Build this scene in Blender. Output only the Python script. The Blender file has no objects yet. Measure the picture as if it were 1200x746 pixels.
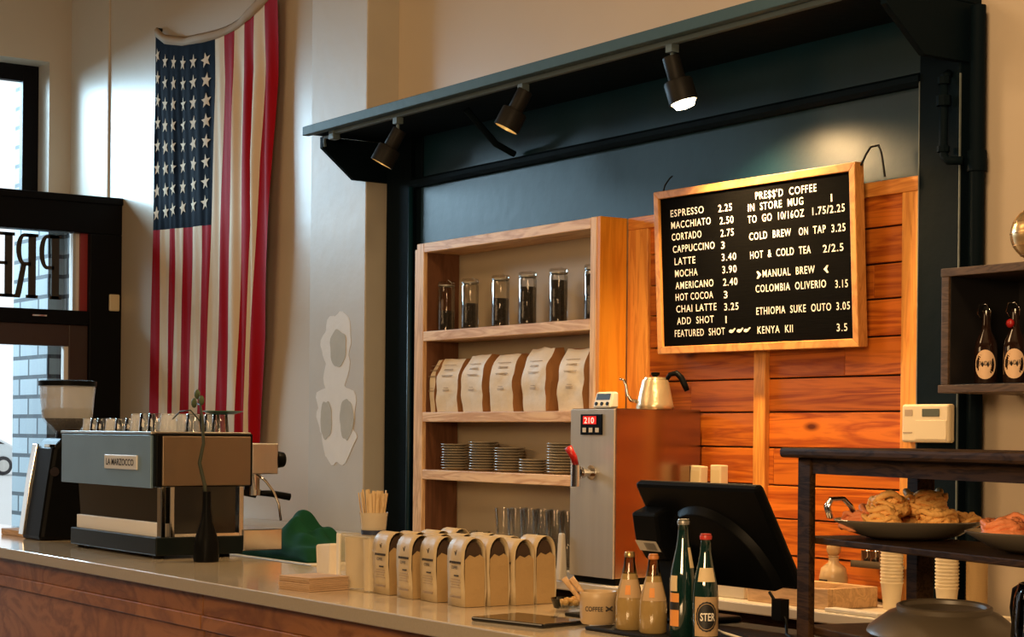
import bpy, bmesh, math, random
from mathutils import Vector, Matrix, noise
random.seed(7)
S = bpy.context.scene
COL = S.collection
PI = math.pi

# ------------------------------------------------------------------ camera
F, YAW, ROLL, CY = 2147.85, math.radians(55.528), math.radians(.55256), 508.3
r0 = Vector((math.cos(YAW), math.sin(YAW), 0)); fw = Vector((-math.sin(YAW), math.cos(YAW), 0)); u0 = Vector((0, 0, 1))
r3 = r0*math.cos(ROLL) + u0*math.sin(ROLL); u3 = u0*math.cos(ROLL) - r0*math.sin(ROLL)
cd = bpy.data.cameras.new('camera'); cam = bpy.data.objects.new('camera', cd); COL.objects.link(cam)
M = Matrix((r3, u3, -fw)).transposed().to_4x4(); M.translation = (0, 0, 1.55); cam.matrix_world = M
cd.sensor_width = 36; cd.lens = F/1200*36; cd.shift_y = (CY-373)/1200; cd.clip_start = .05
S.camera = cam

# ------------------------------------------------------------------ world, lights, exposure
S.view_settings.view_transform = 'Standard'; S.view_settings.look = 'None'
S.view_settings.exposure = 0.0; S.view_settings.gamma = 1; S.view_settings.use_curve_mapping = False
W = bpy.data.worlds.new('sky'); S.world = W; W.use_nodes = True
bg = W.node_tree.nodes['Background']; bg.inputs[0].default_value = (.93, .97, 1, 1); bg.inputs[1].default_value = 1.3
S.cycles.max_bounces = 8; S.cycles.transparent_max_bounces = 16; S.cycles.sample_clamp_indirect = 4
S.cycles.caustics_reflective = False; S.cycles.caustics_refractive = False

def area(name, loc, direction, sx, sy, power, colour):
    l = bpy.data.lights.new(name, 'AREA'); l.shape = 'RECTANGLE'; l.size = sx; l.size_y = sy; l.energy = power; l.color = colour
    o = bpy.data.objects.new(name, l); COL.objects.link(o); o.location = loc
    o.rotation_euler = Vector(direction).to_track_quat('-Z', 'Y').to_euler(); return o
COOL = (.54, .81, 1.0); WARM = (1.0, .64, .32)
area('daylight_sky_left', (-16.5, 2.6, 4.9), (1, .18, -.28), 5.0, 2.2, 1550, COOL)
area('overhead_fill_light', (-6.8, .8, 4.6), (0, .45, -1), 1.6, .8, 42, WARM)  # unseen fill, added to light counter front and hood from above
area('front_fill_light', (-7.5, -1.0, 3.2), (-.1, 1, -.25), 3.4, 1.0, 50, WARM)  # added front fill with no lamp modelled, warms the counter front
area('front_fill_light', (-1.1, -.3, 2.35), (-.55, 1, -.28), 1.6, .8, 135, WARM)  # unseen fill, added low enough to reach the pastries under the stand's top
area('overhead_fill_light', (-2.9, 2.5, 4.4), (-.3, .7, -1), 1.0, .6, 60, WARM)  # added fill to brighten the wall at right and the stand's top

# ------------------------------------------------------------------ node material helpers
def newmat(name):
    m = bpy.data.materials.new(name); m.use_nodes = True
    nt = m.node_tree; return m, nt, nt.nodes['Principled BSDF']
def P(name, col, rough=.5, metal=0, coat=0, emit=None, es=0, spec=.5, bump=0, bscale=60, var=0, vscale=4, vstretch=(1, 1, 1), sheen=0):
    m, nt, b = newmat(name)
    b.inputs['Base Color'].default_value = (*col, 1); b.inputs['Roughness'].default_value = rough; b.inputs['Metallic'].default_value = metal
    b.inputs['Specular IOR Level'].default_value = spec
    if coat: b.inputs['Coat Weight'].default_value = coat; b.inputs['Coat Roughness'].default_value = .08
    if sheen: b.inputs['Sheen Weight'].default_value = sheen
    if emit: b.inputs['Emission Color'].default_value = (*emit, 1); b.inputs['Emission Strength'].default_value = es
    if bump or var:
        tc = nt.nodes.new('ShaderNodeTexCoord'); mp = nt.nodes.new('ShaderNodeMapping'); mp.inputs['Scale'].default_value = vstretch
        nt.links.new(tc.outputs['Object'], mp.inputs[0])
    if bump:
        n = nt.nodes.new('ShaderNodeTexNoise'); n.inputs['Scale'].default_value = bscale; n.inputs['Detail'].default_value = 4
        bp = nt.nodes.new('ShaderNodeBump'); bp.inputs['Strength'].default_value = bump; bp.inputs['Distance'].default_value = .01
        nt.links.new(mp.outputs[0], n.inputs['Vector']); nt.links.new(n.outputs[0], bp.inputs['Height']); nt.links.new(bp.outputs[0], b.inputs['Normal'])
    if var:
        n = nt.nodes.new('ShaderNodeTexNoise'); n.inputs['Scale'].default_value = vscale; n.inputs['Detail'].default_value = 6
        mx = nt.nodes.new('ShaderNodeMix'); mx.data_type = 'RGBA'
        mx.inputs['A'].default_value = (*[c*(1-var) for c in col], 1); mx.inputs['B'].default_value = (*[min(1, c*(1+var)) for c in col], 1)
        nt.links.new(mp.outputs[0], n.inputs['Vector']); nt.links.new(n.outputs[0], mx.inputs['Factor']); nt.links.new(mx.outputs['Result'], b.inputs['Base Color'])
    return m
def wood(name, dark, light, stretch=(1, 12, 12), rough=.5, scale=1.6, island=.35, coat=0, knots=False, spec=.35):
    """long grain along the axis whose stretch is small"""
    m, nt, b = newmat(name); N = nt.nodes.new; L = nt.links.new
    tc = N('ShaderNodeTexCoord'); geo = N('ShaderNodeNewGeometry')
    add = N('ShaderNodeVectorMath'); add.operation = 'ADD'
    sc = N('ShaderNodeVectorMath'); sc.operation = 'SCALE'; sc.inputs[0].default_value = (7.1, 3.3, 5.7)
    L(geo.outputs['Random Per Island'], sc.inputs['Scale']); L(tc.outputs['Object'], add.inputs[0]); L(sc.outputs[0], add.inputs[1])
    mp = N('ShaderNodeMapping'); mp.inputs['Scale'].default_value = stretch; L(add.outputs[0], mp.inputs[0])
    n1 = N('ShaderNodeTexNoise'); n1.inputs['Scale'].default_value = scale; n1.inputs['Detail'].default_value = 5; n1.inputs['Distortion'].default_value = 1.2
    L(mp.outputs[0], n1.inputs['Vector'])
    mul = N('ShaderNodeMath'); mul.operation = 'MULTIPLY'; mul.inputs[1].default_value = 9; L(n1.outputs[0], mul.inputs[0])
    fr = N('ShaderNodeMath'); fr.operation = 'PINGPONG'; fr.inputs[1].default_value = 1; L(mul.outputs[0], fr.inputs[0])
    n2 = N('ShaderNodeTexNoise'); n2.inputs['Scale'].default_value = scale*9; n2.inputs['Detail'].default_value = 3; L(mp.outputs[0], n2.inputs['Vector'])
    m1 = N('ShaderNodeMath'); m1.operation = 'MULTIPLY_ADD'; m1.inputs[1].default_value = .65; L(fr.outputs[0], m1.inputs[0])
    m2 = N('ShaderNodeMath'); m2.operation = 'MULTIPLY'; m2.inputs[1].default_value = .4; L(n2.outputs[0], m2.inputs[0]); L(m2.outputs[0], m1.inputs[2])
    rp = N('ShaderNodeValToRGB'); rp.color_ramp.elements[0].color = (*dark, 1); rp.color_ramp.elements[1].color = (*light, 1)
    rp.color_ramp.elements[0].position = .12; rp.color_ramp.elements[1].position = .72; L(m1.outputs[0], rp.inputs[0])
    hs = N('ShaderNodeHueSaturation')
    v = N('ShaderNodeMapRange'); v.inputs['To Min'].default_value = 1-island; v.inputs['To Max'].default_value = 1+island*.6
    L(geo.outputs['Random Per Island'], v.inputs['Value']); L(v.outputs[0], hs.inputs['Value']); L(rp.outputs[0], hs.inputs['Color'])
    out = hs.outputs[0]
    if knots:
        vo = N('ShaderNodeTexVoronoi'); vo.inputs['Scale'].default_value = 2.3
        mk = N('ShaderNodeMapping'); mk.inputs['Scale'].default_value = (.8, .3, 2.0); L(add.outputs[0], mk.inputs[0]); L(mk.outputs[0], vo.inputs['Vector'])
        kr = N('ShaderNodeValToRGB'); kr.color_ramp.elements[0].position = .03; kr.color_ramp.elements[1].position = .1; L(vo.outputs['Distance'], kr.inputs[0])
        mx = N('ShaderNodeMix'); mx.data_type = 'RGBA'; mx.inputs['A'].default_value = (*[c*.35 for c in dark], 1)
        L(kr.outputs[0], mx.inputs['Factor']); L(out, mx.inputs['B']); out = mx.outputs['Result']
    L(out, b.inputs['Base Color']); b.inputs['Roughness'].default_value = rough; b.inputs['Specular IOR Level'].default_value = spec
    if coat: b.inputs['Coat Weight'].default_value = coat; b.inputs['Coat Roughness'].default_value = .15
    bp = N('ShaderNodeBump'); bp.inputs['Strength'].default_value = .08; L(m1.outputs[0], bp.inputs['Height']); L(bp.outputs[0], b.inputs['Normal'])
    return m
def glass(name, tint=(.93, .96, .95), refl=1.0, rough=.02):
    m = bpy.data.materials.new(name); m.use_nodes = True; nt = m.node_tree
    for n in list(nt.nodes): nt.nodes.remove(n)
    o = nt.nodes.new('ShaderNodeOutputMaterial'); t = nt.nodes.new('ShaderNodeBsdfTransparent'); g = nt.nodes.new('ShaderNodeBsdfGlossy')
    f = nt.nodes.new('ShaderNodeFresnel'); f.inputs[0].default_value = 1.45; mx = nt.nodes.new('ShaderNodeMixShader')
    mu = nt.nodes.new('ShaderNodeMath'); mu.operation = 'MULTIPLY'; mu.inputs[1].default_value = refl; mu.use_clamp = True
    t.inputs[0].default_value = (*tint, 1); g.inputs['Roughness'].default_value = rough
    nt.links.new(f.outputs[0], mu.inputs[0]); nt.links.new(mu.outputs[0], mx.inputs[0]); nt.links.new(t.outputs[0], mx.inputs[1]); nt.links.new(g.outputs[0], mx.inputs[2])
    nt.links.new(mx.outputs[0], o.inputs[0]); return m
def emis(name, col, s):
    m = bpy.data.materials.new(name); m.use_nodes = True; nt = m.node_tree
    for n in list(nt.nodes): nt.nodes.remove(n)
    o = nt.nodes.new('ShaderNodeOutputMaterial'); e = nt.nodes.new('ShaderNodeEmission'); e.inputs[0].default_value = (*col, 1); e.inputs[1].default_value = s
    nt.links.new(e.outputs[0], o.inputs[0]); return m
def brick(name, c1, c2, mortar):
    m, nt, b = newmat(name); N = nt.nodes.new; L = nt.links.new
    tc = N('ShaderNodeTexCoord'); br = N('ShaderNodeTexBrick'); sx = N('ShaderNodeSeparateXYZ'); cx = N('ShaderNodeCombineXYZ'); ad = N('ShaderNodeMath')
    L(tc.outputs['Object'], sx.inputs[0]); L(sx.outputs['X'], ad.inputs[0]); L(sx.outputs['Y'], ad.inputs[1]); L(ad.outputs[0], cx.inputs['X']); L(sx.outputs['Z'], cx.inputs['Y'])
    L(cx.outputs[0], br.inputs['Vector']); br.inputs['Scale'].default_value = 1
    br.inputs['Brick Width'].default_value = .40; br.inputs['Row Height'].default_value = .15; br.inputs['Mortar Size'].default_value = .016
    br.inputs['Color1'].default_value = (*c1, 1); br.inputs['Color2'].default_value = (*c2, 1); br.inputs['Mortar'].default_value = (*mortar, 1)
    L(br.outputs['Color'], b.inputs['Base Color']); b.inputs['Roughness'].default_value = .8
    bp = N('ShaderNodeBump'); bp.inputs['Strength'].default_value = .6; bp.invert = True; L(br.outputs['Fac'], bp.inputs['Height']); L(bp.outputs[0], b.inputs['Normal'])
    return m

m_wall = P('cream_gloss_wall_paint', (.56, .47, .36), .36, bump=.12, bscale=9, var=.06, vscale=1.5)
m_wall_r = P('cream_wall_paint', (.60, .47, .30), .5, bump=.1, bscale=12, var=.05, vscale=2)
m_pillar = P('grey_plaster', (.50, .46, .39), .5, bump=.15, bscale=14, var=.08, vscale=5)
m_spackle = P('white_spackle', (.74, .73, .70), .7, bump=.2, bscale=30, var=.06, vscale=12)
m_oldgrey = P('bare_plaster', (.44, .42, .35), .7, bump=.2, bscale=30, var=.12, vscale=14)
m_frontwall = P('dark_brick_red_paint', (.07, .045, .032), .7, var=.2, vscale=2)
m_floor = P('concrete_floor', (.10, .08, .065), .35, var=.2, vscale=1.5)
m_ceil = P('white_ceiling', (.55, .49, .42), .8, var=.03)
m_navy = P('navy_gloss_paint', (.0025, .022, .036), .38, spec=.36, bump=.09, bscale=16, var=.25, vscale=6)
m_navyd = P('dark_navy_paint', (.0022, .0065, .0105), .65, spec=.05, bump=.2, bscale=18)
m_hood = P('grey_blue_edge_paint', (.045, .09, .115), .5, spec=.15, bump=.15, bscale=25)
m_black = P('black_plastic', (.0035, .004, .0045), .4, spec=.06)
m_rubber = P('black_rubber', (.006, .006, .006), .7, spec=.2, bump=.2, bscale=120)
m_blackp = P('black_painted_frame', (.004, .004, .005), .5, spec=.1, bump=.1, bscale=20)
m_brownf = P('brown_door_frame', (.045, .022, .015), .4, bump=.1, bscale=20)
m_redj = P('red_jamb_paint', (.30, .03, .03), .4)
m_whitej = P('white_jamb_paint', (.75, .72, .66), .5)
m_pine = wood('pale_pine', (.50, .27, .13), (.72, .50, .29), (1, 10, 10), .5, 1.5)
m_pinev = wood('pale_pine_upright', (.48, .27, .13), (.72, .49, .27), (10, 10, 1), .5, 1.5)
m_pineside = wood('lamplit_amber_pine', (.62, .22, .016), (.76, .31, .028), (10, 10, .8), .4, 1.3, island=.1)  # spotlight's amber glow painted into the pine colour
m_pineshade = wood('shaded_inner_pine', (.13, .050, .024), (.20, .085, .042), (8, 8, 1), .5, 1.3)
m_plank = wood('orange_pine_planks', (.30, .050, .006), (.62, .165, .017), (.7, 8, 12), .4, 1.2, island=.25, coat=.2, knots=True)
m_trimw = wood('orange_pine_trim', (.50, .18, .035), (.70, .31, .065), (12, 12, 1), .4, 1.6, island=.15, coat=.2)
m_trimh = wood('orange_pine_rail', (.48, .16, .03), (.68, .29, .06), (1, 12, 12), .4, 1.6, island=.15, coat=.2)
m_oakf = wood('golden_oak_frame', (.46, .19, .045), (.66, .31, .085), (2, 12, 2), .4, 3, island=.2)
m_cfront = wood('reddish_counter_veneer', (.20, .074, .026), (.37, .155, .056), (1.5, 4, 3), .42, 1.5, island=.12)
m_hutch = wood('dark_hutch_wood', (.010, .005, .0022), (.036, .019, .009), (1.5, 12, 12), .55, 3, island=.2, spec=.04)
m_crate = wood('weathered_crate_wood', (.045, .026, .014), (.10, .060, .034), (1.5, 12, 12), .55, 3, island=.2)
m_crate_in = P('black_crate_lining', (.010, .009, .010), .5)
m_quartz = P('cream_quartz', (.62, .52, .37), .12, coat=.4, var=.05, vscale=120)
m_quartze = P('cream_quartz_edge', (.40, .34, .25), .4, var=.12, vscale=160, bump=.05, bscale=200)
m_cream = P('cream_laminate', (.66, .58, .44), .35, var=.04, vscale=30)
m_tan = wood('tan_plywood', (.40, .24, .11), (.56, .36, .18), (1, 10, 10), .5, 2)
m_steel = P('brushed_steel', (.56, .55, .52), .30, metal=1, bump=.02, bscale=90, vstretch=(1, 1, .04), var=.12, vscale=25)
m_steelm = P('mirror_steel', (.62, .60, .57), .10, metal=1, var=.05, vscale=3)
m_chrome = P('chrome', (.78, .77, .75), .08, metal=1)
m_bluemetal = P('blue_grey_machine_panel', (.17, .28, .39), .36, metal=.35, var=.12, vscale=5)
m_brownmetal = P('satin_side_panel', (.24, .18, .125), .36, metal=.8, var=.08, vscale=4)
m_darkglass = P('dark_glass_panel', (.006, .006, .007), .08, spec=.5)
m_darkbase = P('dark_grey_enamel', (.006, .010, .011), .3, spec=.12)
m_white = P('white_plastic', (.72, .67, .56), .4)
m_offw = P('off_white_plastic', (.70, .58, .38), .45)
m_paper = P('white_paper', (.74, .68, .58), .8, var=.05, vscale=20)
m_cup = P('cream_paper_cup', (.86, .75, .54), .6)
m_napkin = P('kraft_napkin', (.50, .34, .21), .85, var=.15, vscale=30, vstretch=(1, 1, 8))
m_kraft = P('kraft_paper', (.40, .265, .115), .62, bump=.45, bscale=22, var=.13, vscale=14)
m_kraftd = P('brown_kraft_gusset', (.42, .20, .075), .7, bump=.6, bscale=18, var=.16, vscale=12)
m_label = P('cream_bag_label', (.80, .71, .56), .6, bump=.35, bscale=22, var=.1, vscale=20)
m_kraftl = P('pale_kraft_paper', (.52, .41, .245), .5, bump=.35, bscale=22, var=.12, vscale=16)
m_bagshade = P('bag_hollow_shade', (.05, .026, .012), .9)
m_ink = P('black_print', (.035, .028, .022), .7)
m_inkl = P('faint_print', (.38, .29, .20), .8)
m_beans = P('dark_tea_leaves', (.022, .016, .011), .8, bump=1, bscale=90, var=.5, vscale=80)
m_saucer = P('stoneware_glaze', (.40, .35, .27), .3, var=.08, vscale=30)
m_glass = glass('clear_glass'); m_tumb = glass('tumbler_glass', (.96, .96, .95), .55); m_pane = glass('window_glass', (.97, .99, 1), .8)
m_acryl = glass('clear_acrylic', (.95, .92, .84), 1.2, .06)
m_smoke = glass('frosted_plastic', (.62, .58, .50), 1.2, .15)
m_hopper = glass('hopper_plastic', (.80, .80, .82), 1.6, .12)
def milky(name, col, a):
    m = bpy.data.materials.new(name); m.use_nodes = True; nt = m.node_tree; b = nt.nodes['Principled BSDF']
    b.inputs['Base Color'].default_value = (*col, 1); b.inputs['Roughness'].default_value = .2; b.inputs['Alpha'].default_value = a; b.inputs['Transmission Weight'].default_value = 0
    return m
m_hopper = milky('milky_hopper_plastic', (.80, .83, .88), .34)
m_acryl = milky('cloudy_acrylic', (.80, .74, .58), .35)
m_smoke = milky('frosted_cup_plastic', (.78, .70, .55), .5)
m_green = P('green_bottle_glass', (.005, .024, .020), .06, spec=.9, coat=.6)
m_brownb = P('brown_bottle_glass', (.020, .009, .006), .06, spec=.9)
m_lemon = P('cloudy_lemonade', (.34, .23, .085), .12, coat=.6, var=.06, vscale=10)
m_clearneck = glass('bottle_neck_glass', (.74, .76, .66), 1.5)
m_gold = P('gold_cap', (.55, .38, .16), .3, metal=.8)
m_silvercap = P('grey_cap', (.30, .29, .26), .4, metal=.6)
m_redcap = P('red_cap', (.50, .04, .03), .35)
m_orange = P('orange_cap', (.55, .20, .05), .4)
m_lab_c = P('cream_sticker', (.66, .52, .30), .6)
m_lab_o = P('orange_sticker', (.70, .28, .06), .6)
m_lab_b = P('black_sticker', (.012, .012, .012), .5)
m_lab_k = P('kraft_sticker', (.46, .31, .16), .6)
m_flagred = P('red_flag_cloth', (.34, .003, .008), .8, spec=.1, var=.1, vscale=6)
m_flagwhite = P('cream_flag_cloth', (.74, .60, .43), .8, spec=.1, var=.06, vscale=6)
m_flagblue = P('navy_flag_cloth', (.004, .007, .015), .85, spec=.04)
m_canvas = P('canvas_header', (.42, .30, .18), .8)
m_cloth = P('green_cloth', (.004, .042, .021), .9, spec=.1, var=.2, vscale=12)
m_felt = P('black_letter_felt', (.003, .0028, .0025), .95, spec=.02, bump=.15, bscale=200, vstretch=(.05, 1, 1))
m_letter = P('white_letters', (.86, .82, .72), .45)
m_red = P('red_handle', (.40, .012, .012), .3)
m_led = emis('red_led', (1, .05, .03), 3.0)
m_lens = emis('lamp_lens', (1, .80, .42), 1.6)
m_bulb = emis('bright_bulb', (1, .85, .55), 9)
m_lampin = P('lamp_brass_inner', (.75, .55, .28), .3, metal=.6)
m_lamp = P('black_lamp_body', (.010, .010, .010), .5, spec=.15)
m_greyc = P('grey_conduit', (.10, .14, .16), .5, spec=.2)
m_lcd = P('grey_lcd', (.10, .11, .09), .25)
m_pastry = P('golden_pastry', (.92, .47, .14), .55, spec=.25, bump=.8, bscale=70, var=.22, vscale=22)
m_pastry2 = P('red_glazed_pastry', (.74, .25, .10), .5, spec=.25, bump=.7, bscale=45, var=.25, vscale=24)
m_plate = P('pewter_platter', (.16, .135, .10), .38, var=.12, vscale=9, coat=.2)
m_platetop = P('cream_platter', (.58, .45, .28), .4)
m_brick = brick('painted_grey_brick', (.17, .19, .20), (.25, .27, .28), (.03, .035, .04))
m_brickd = brick('shaded_grey_brick', (.34, .36, .37), (.42, .45, .46), (.12, .13, .14))
m_street = P('pale_pavement', (.60, .62, .62), .7, var=.08, vscale=2)
m_car = P('pale_car_paint', (.62, .68, .70), .3, coat=.5)
m_tyre = P('tyre', (.03, .03, .035), .8)
m_globe = P('brass_globe', (.66, .46, .22), .25, metal=.7, var=.35, vscale=7)
m_wire = P('copper_wire', (.22, .10, .05), .4, metal=.8)
m_stick = wood('birch_stirrers', (.62, .42, .20), (.80, .60, .34), (12, 12, 1), .6, 3, island=.25)
m_navyband = P('navy_band', (.02, .03, .07), .5)
m_stem = P('dark_stem', (.020, .028, .014), .6)
m_bud = P('green_bud', (.05, .08, .03), .6)
m_candy = P('amber_sweets', (.55, .30, .08), .4)

# ------------------------------------------------------------------ mesh builder
class MB:
    def __init__(s): s.bm = bmesh.new()
    def _m(s, faces, m):
        for f in faces: f.material_index = m
    def box(s, x0, x1, y0, y1, z0, z1, m=0):
        vs = [s.bm.verts.new((x, y, z)) for z in (z0, z1) for y in (y0, y1) for x in (x0, x1)]
        fs = [s.bm.faces.new([vs[i] for i in q]) for q in ((0, 2, 3, 1), (4, 5, 7, 6), (0, 1, 5, 4), (2, 6, 7, 3), (0, 4, 6, 2), (1, 3, 7, 5))]
        s._m(fs, m); return vs
    def prism(s, poly, axis, a, b, m=0):
        """poly in the two other axes (cyclic order), extruded along axis from a to b"""
        def pt(p, t):
            if axis == 'x': return (t, p[0], p[1])
            if axis == 'y': return (p[0], t, p[1])
            return (p[0], p[1], t)
        v0 = [s.bm.verts.new(pt(p, a)) for p in poly]; v1 = [s.bm.verts.new(pt(p, b)) for p in poly]; n = len(poly)
        fs = [s.bm.faces.new(v0), s.bm.faces.new(v1[::-1])] + [s.bm.faces.new([v0[i], v0[(i+1) % n], v1[(i+1) % n], v1[i]]) for i in range(n)]
        s._m(fs, m); return v0+v1
    def lathe(s, prof, c=(0, 0, 0), n=24, m=0, axis=None, mats=None):
        c = Vector(c); q = Vector((0, 0, 1)).rotation_difference(Vector(axis)).to_matrix() if axis else Matrix.Identity(3)
        rings = []
        for r, z in prof:
            if r < 1e-6: rings.append([s.bm.verts.new(c + q @ Vector((0, 0, z)))])
            else: rings.append([s.bm.verts.new(c + q @ Vector((r*math.cos(2*PI*i/n), r*math.sin(2*PI*i/n), z))) for i in range(n)])
        for k in range(len(rings)-1):
            A, B = rings[k], rings[k+1]; fs = []
            for i in range(n):
                j = (i+1) % n
                if len(A) == 1 and len(B) == 1: continue
                if len(A) == 1: fs.append(s.bm.faces.new([A[0], B[j], B[i]]))
                elif len(B) == 1: fs.append(s.bm.faces.new([A[i], A[j], B[0]]))
                else: fs.append(s.bm.faces.new([A[i], A[j], B[j], B[i]]))
            s._m(fs, mats[k] if mats else m)
        return rings
    def cyl(s, p0, p1, r, r1=None, n=16, m=0):
        p0 = Vector(p0); p1 = Vector(p1); h = (p1-p0).length; r1 = r if r1 is None else r1
        s.lathe([(0, 0), (r, 0), (r1, h), (0, h)], p0, n, m, axis=(p1-p0))
    def tube(s, pts, r, n=8, m=0, cap=True):
        pts = [Vector(p) for p in pts]; rs = r if isinstance(r, (list, tuple)) else [r]*len(pts)
        rings = []; ref = None
        for i, p in enumerate(pts):
            d = (pts[min(i+1, len(pts)-1)] - pts[max(i-1, 0)]).normalized()
            if ref is None: ref = d.orthogonal().normalized()
            ref = (ref - d*ref.dot(d)); ref = ref.normalized() if ref.length > 1e-6 else d.orthogonal().normalized()
            b = d.cross(ref)
            rings.append([s.bm.verts.new(p + (ref*math.cos(2*PI*k/n) + b*math.sin(2*PI*k/n))*rs[i]) for k in range(n)])
        fs = []
        for A, B in zip(rings, rings[1:]):
            fs += [s.bm.faces.new([A[k], A[(k+1) % n], B[(k+1) % n], B[k]]) for k in range(n)]
        if cap: fs += [s.bm.faces.new(rings[0][::-1]), s.bm.faces.new(rings[-1])]
        s._m(fs, m)
    def sphere(s, c, r, sc=(1, 1, 1), n=16, m=0, rot=None):
        c = Vector(c); prof = [(math.sin(PI*i/(n//2))*r, -math.cos(PI*i/(n//2))*r) for i in range(n//2+1)]
        prof[0] = (0, -r); prof[-1] = (0, r)
        rings = s.lathe(prof, (0, 0, 0), n, m)
        R = rot or Matrix.Identity(3)
        for ring in rings:
            for v in ring: v.co = c + R @ Vector((v.co.x*sc[0], v.co.y*sc[1], v.co.z*sc[2]))
    def quad(s, a, b, c, d, m=0):
        f = s.bm.faces.new([s.bm.verts.new(p) for p in (a, b, c, d)]); f.material_index = m
    def text(s, body, x, z, width, height, y=0, depth=.002, bold=.0, m=0, place=None, spc=1.0):
        """lettering in the xz plane facing -y, cap height 'height', left end at x, baseline z; place maps (u, v, w)->xyz"""
        c = bpy.data.curves.new('t', 'FONT'); c.body = body; c.size = 1; c.extrude = .0; c.offset = bold; c.resolution_u = 3; c.space_character = spc
        o = bpy.data.objects.new('t', c); COL.objects.link(o)
        me = bpy.data.meshes.new_from_object(o.evaluated_get(bpy.context.evaluated_depsgraph_get()))
        bpy.data.objects.remove(o); bpy.data.curves.remove(c)
        xs = [v.co.x for v in me.vertices]
        if xs:
            x0, x1 = min(xs), max(xs); kx = width/(x1-x0) if width else height/.72; kz = height/.72
            place = place or (lambda u, v, w: (x+u, y-w, z+v))
            vs0 = [s.bm.verts.new(place((v.co.x-x0)*kx, v.co.y*kz, depth)) for v in me.vertices]
            for p in me.polygons:
                try: f = s.bm.faces.new([vs0[i] for i in p.vertices]); f.material_index = m
                except ValueError: pass
        bpy.data.meshes.remove(me)
    def xf(s, mat):
        bmesh.ops.transform(s.bm, matrix=mat, verts=s.bm.verts)
        return s
    def jitter(s, amp, scale, seed=0):
        for v in s.bm.verts: v.co += noise.noise_vector(v.co*scale + Vector((seed, seed*2, 0)))*amp
        return s
    def build(s, name, mats, parent=None, bevel=0, smooth=False, sub=0, world=True, fix=True):
        if fix: bmesh.ops.recalc_face_normals(s.bm, faces=s.bm.faces)
        if parent is not None and world: bmesh.ops.translate(s.bm, verts=s.bm.verts, vec=-Vector(parent.get('_o', (0, 0, 0))))
        me = bpy.data.meshes.new(name); s.bm.to_mesh(me); s.bm.free()
        for m in (mats if isinstance(mats, (list, tuple)) else [mats]): me.materials.append(m)
        o = bpy.data.objects.new(name, me); COL.objects.link(o)
        if parent is not None: o.parent = parent
        if bevel:
            b = o.modifiers.new('bevel', 'BEVEL'); b.width = bevel; b.segments = 2; b.limit_method = 'ANGLE'; b.angle_limit = .6
        if sub:
            q = o.modifiers.new('sub', 'SUBSURF'); q.levels = sub; q.render_levels = sub
        if smooth:
            for p in me.polygons: p.use_smooth = True
            if smooth != True:
                e = o.modifiers.new('es', 'EDGE_SPLIT'); e.split_angle = math.radians(smooth)
        return o
def tag(o, label=None, cat=None, group=None, kind=None):
    if label: o['label'] = label
    if cat: o['category'] = cat
    if group: o['group'] = group
    if kind: o['kind'] = kind
    return o
def thing(name, loc, label, cat, group=None, rz=0, local=False):
    o = bpy.data.objects.new(name, None); COL.objects.link(o); o.location = loc; o.rotation_euler = (0, 0, rz); o.empty_display_size = .1
    o['_o'] = (0, 0, 0) if local else tuple(loc)
    return tag(o, label, cat, group)
def struct(name, mb, mats, **k):
    return tag(mb.build(name, mats, **k), kind='structure')
def dup(src, loc, label, group=None, rz=None, scale=None):
    c = src.copy(); COL.objects.link(c); c.location = loc
    if rz is not None: c.rotation_euler = (0, 0, rz)
    if scale: c.scale = scale
    c['label'] = label
    if group: c['group'] = group
    for ch in list(src.children):
        k = ch.copy(); COL.objects.link(k); k.parent = c
        for g in list(ch.children):
            d = g.copy(); COL.objects.link(d); d.parent = k
    return c
ORD = ['first', 'second', 'third', 'fourth', 'fifth', 'sixth', 'seventh', 'eighth', 'ninth', 'tenth', 'eleventh', 'twelfth', 'thirteenth',
       'fourteenth', 'fifteenth', 'sixteenth', 'seventeenth', 'eighteenth', 'nineteenth', 'twentieth']
def box1(name, mats, dims, bevel=.003, **k):
    b = MB(); b.box(*dims); return b.build(name, mats, bevel=bevel, **k)

# ================================================================== SETTING
b = MB(); b.box(-12.97, 1.5, -2.2, 4.94, -.1, 0); struct('floor', b, m_floor)
b = MB(); b.box(-13.3, 1.5, -2.2, 5.1, 5.0, 5.1); struct('ceiling', b, m_ceil)
b = MB(); b.box(-12.97, 1.6, 4.94, 5.10, 0, 5.0); struct('wall_back', b, m_wall)
b = MB(); b.box(1.5, 1.6, -2.2, 4.94, 0, 5.0); struct('wall_right', b, m_wall_r)
b = MB(); b.box(-13.3, 1.6, -2.3, -2.2, 0, 5.0); struct('wall_front', b, m_frontwall)
# left wall: window openings in its upper and forward parts
b = MB()
b.box(-13.3, -12.97, 4.775, 5.1, 3.16, 5.0); b.box(-13.3, -12.97, 1.4, 4.775, 4.235, 5.0); b.box(-13.3, -12.97, 1.4, 4.775, 3.16, 3.2)
b.box(-13.3, -12.97, -2.2, 1.4, 4.0, 5.0); b.box(-13.3, -12.97, -2.2, -.1, 0, 4.0); b.box(-13.3, -12.97, -.1, 1.2, 0, 2.3); b.box(-13.3, -12.97, 1.2, 1.4, 0, 4.0)
struct('wall_left', b, m_wall)
w = struct('window_1', (lambda q: (q.box(-13.26, -13.19, 4.655, 4.775, 3.2, 4.235), q.box(-13.26, -13.19, 1.4, 4.655, 4.115, 4.235), q.box(-13.26, -13.19, 1.4, 4.655, 3.2, 3.28),
     q.box(-13.26, -13.19, 2.9, 3.0, 3.28, 4.115), q.box(-13.26, -13.19, 1.4, 1.5, 3.28, 4.115), q)[-1])(MB()), m_blackp, bevel=.004)
b = MB(); b.box(-13.23, -13.22, 1.5, 4.66, 3.27, 4.12); b.build('pane', m_pane, w, world=False)
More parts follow.
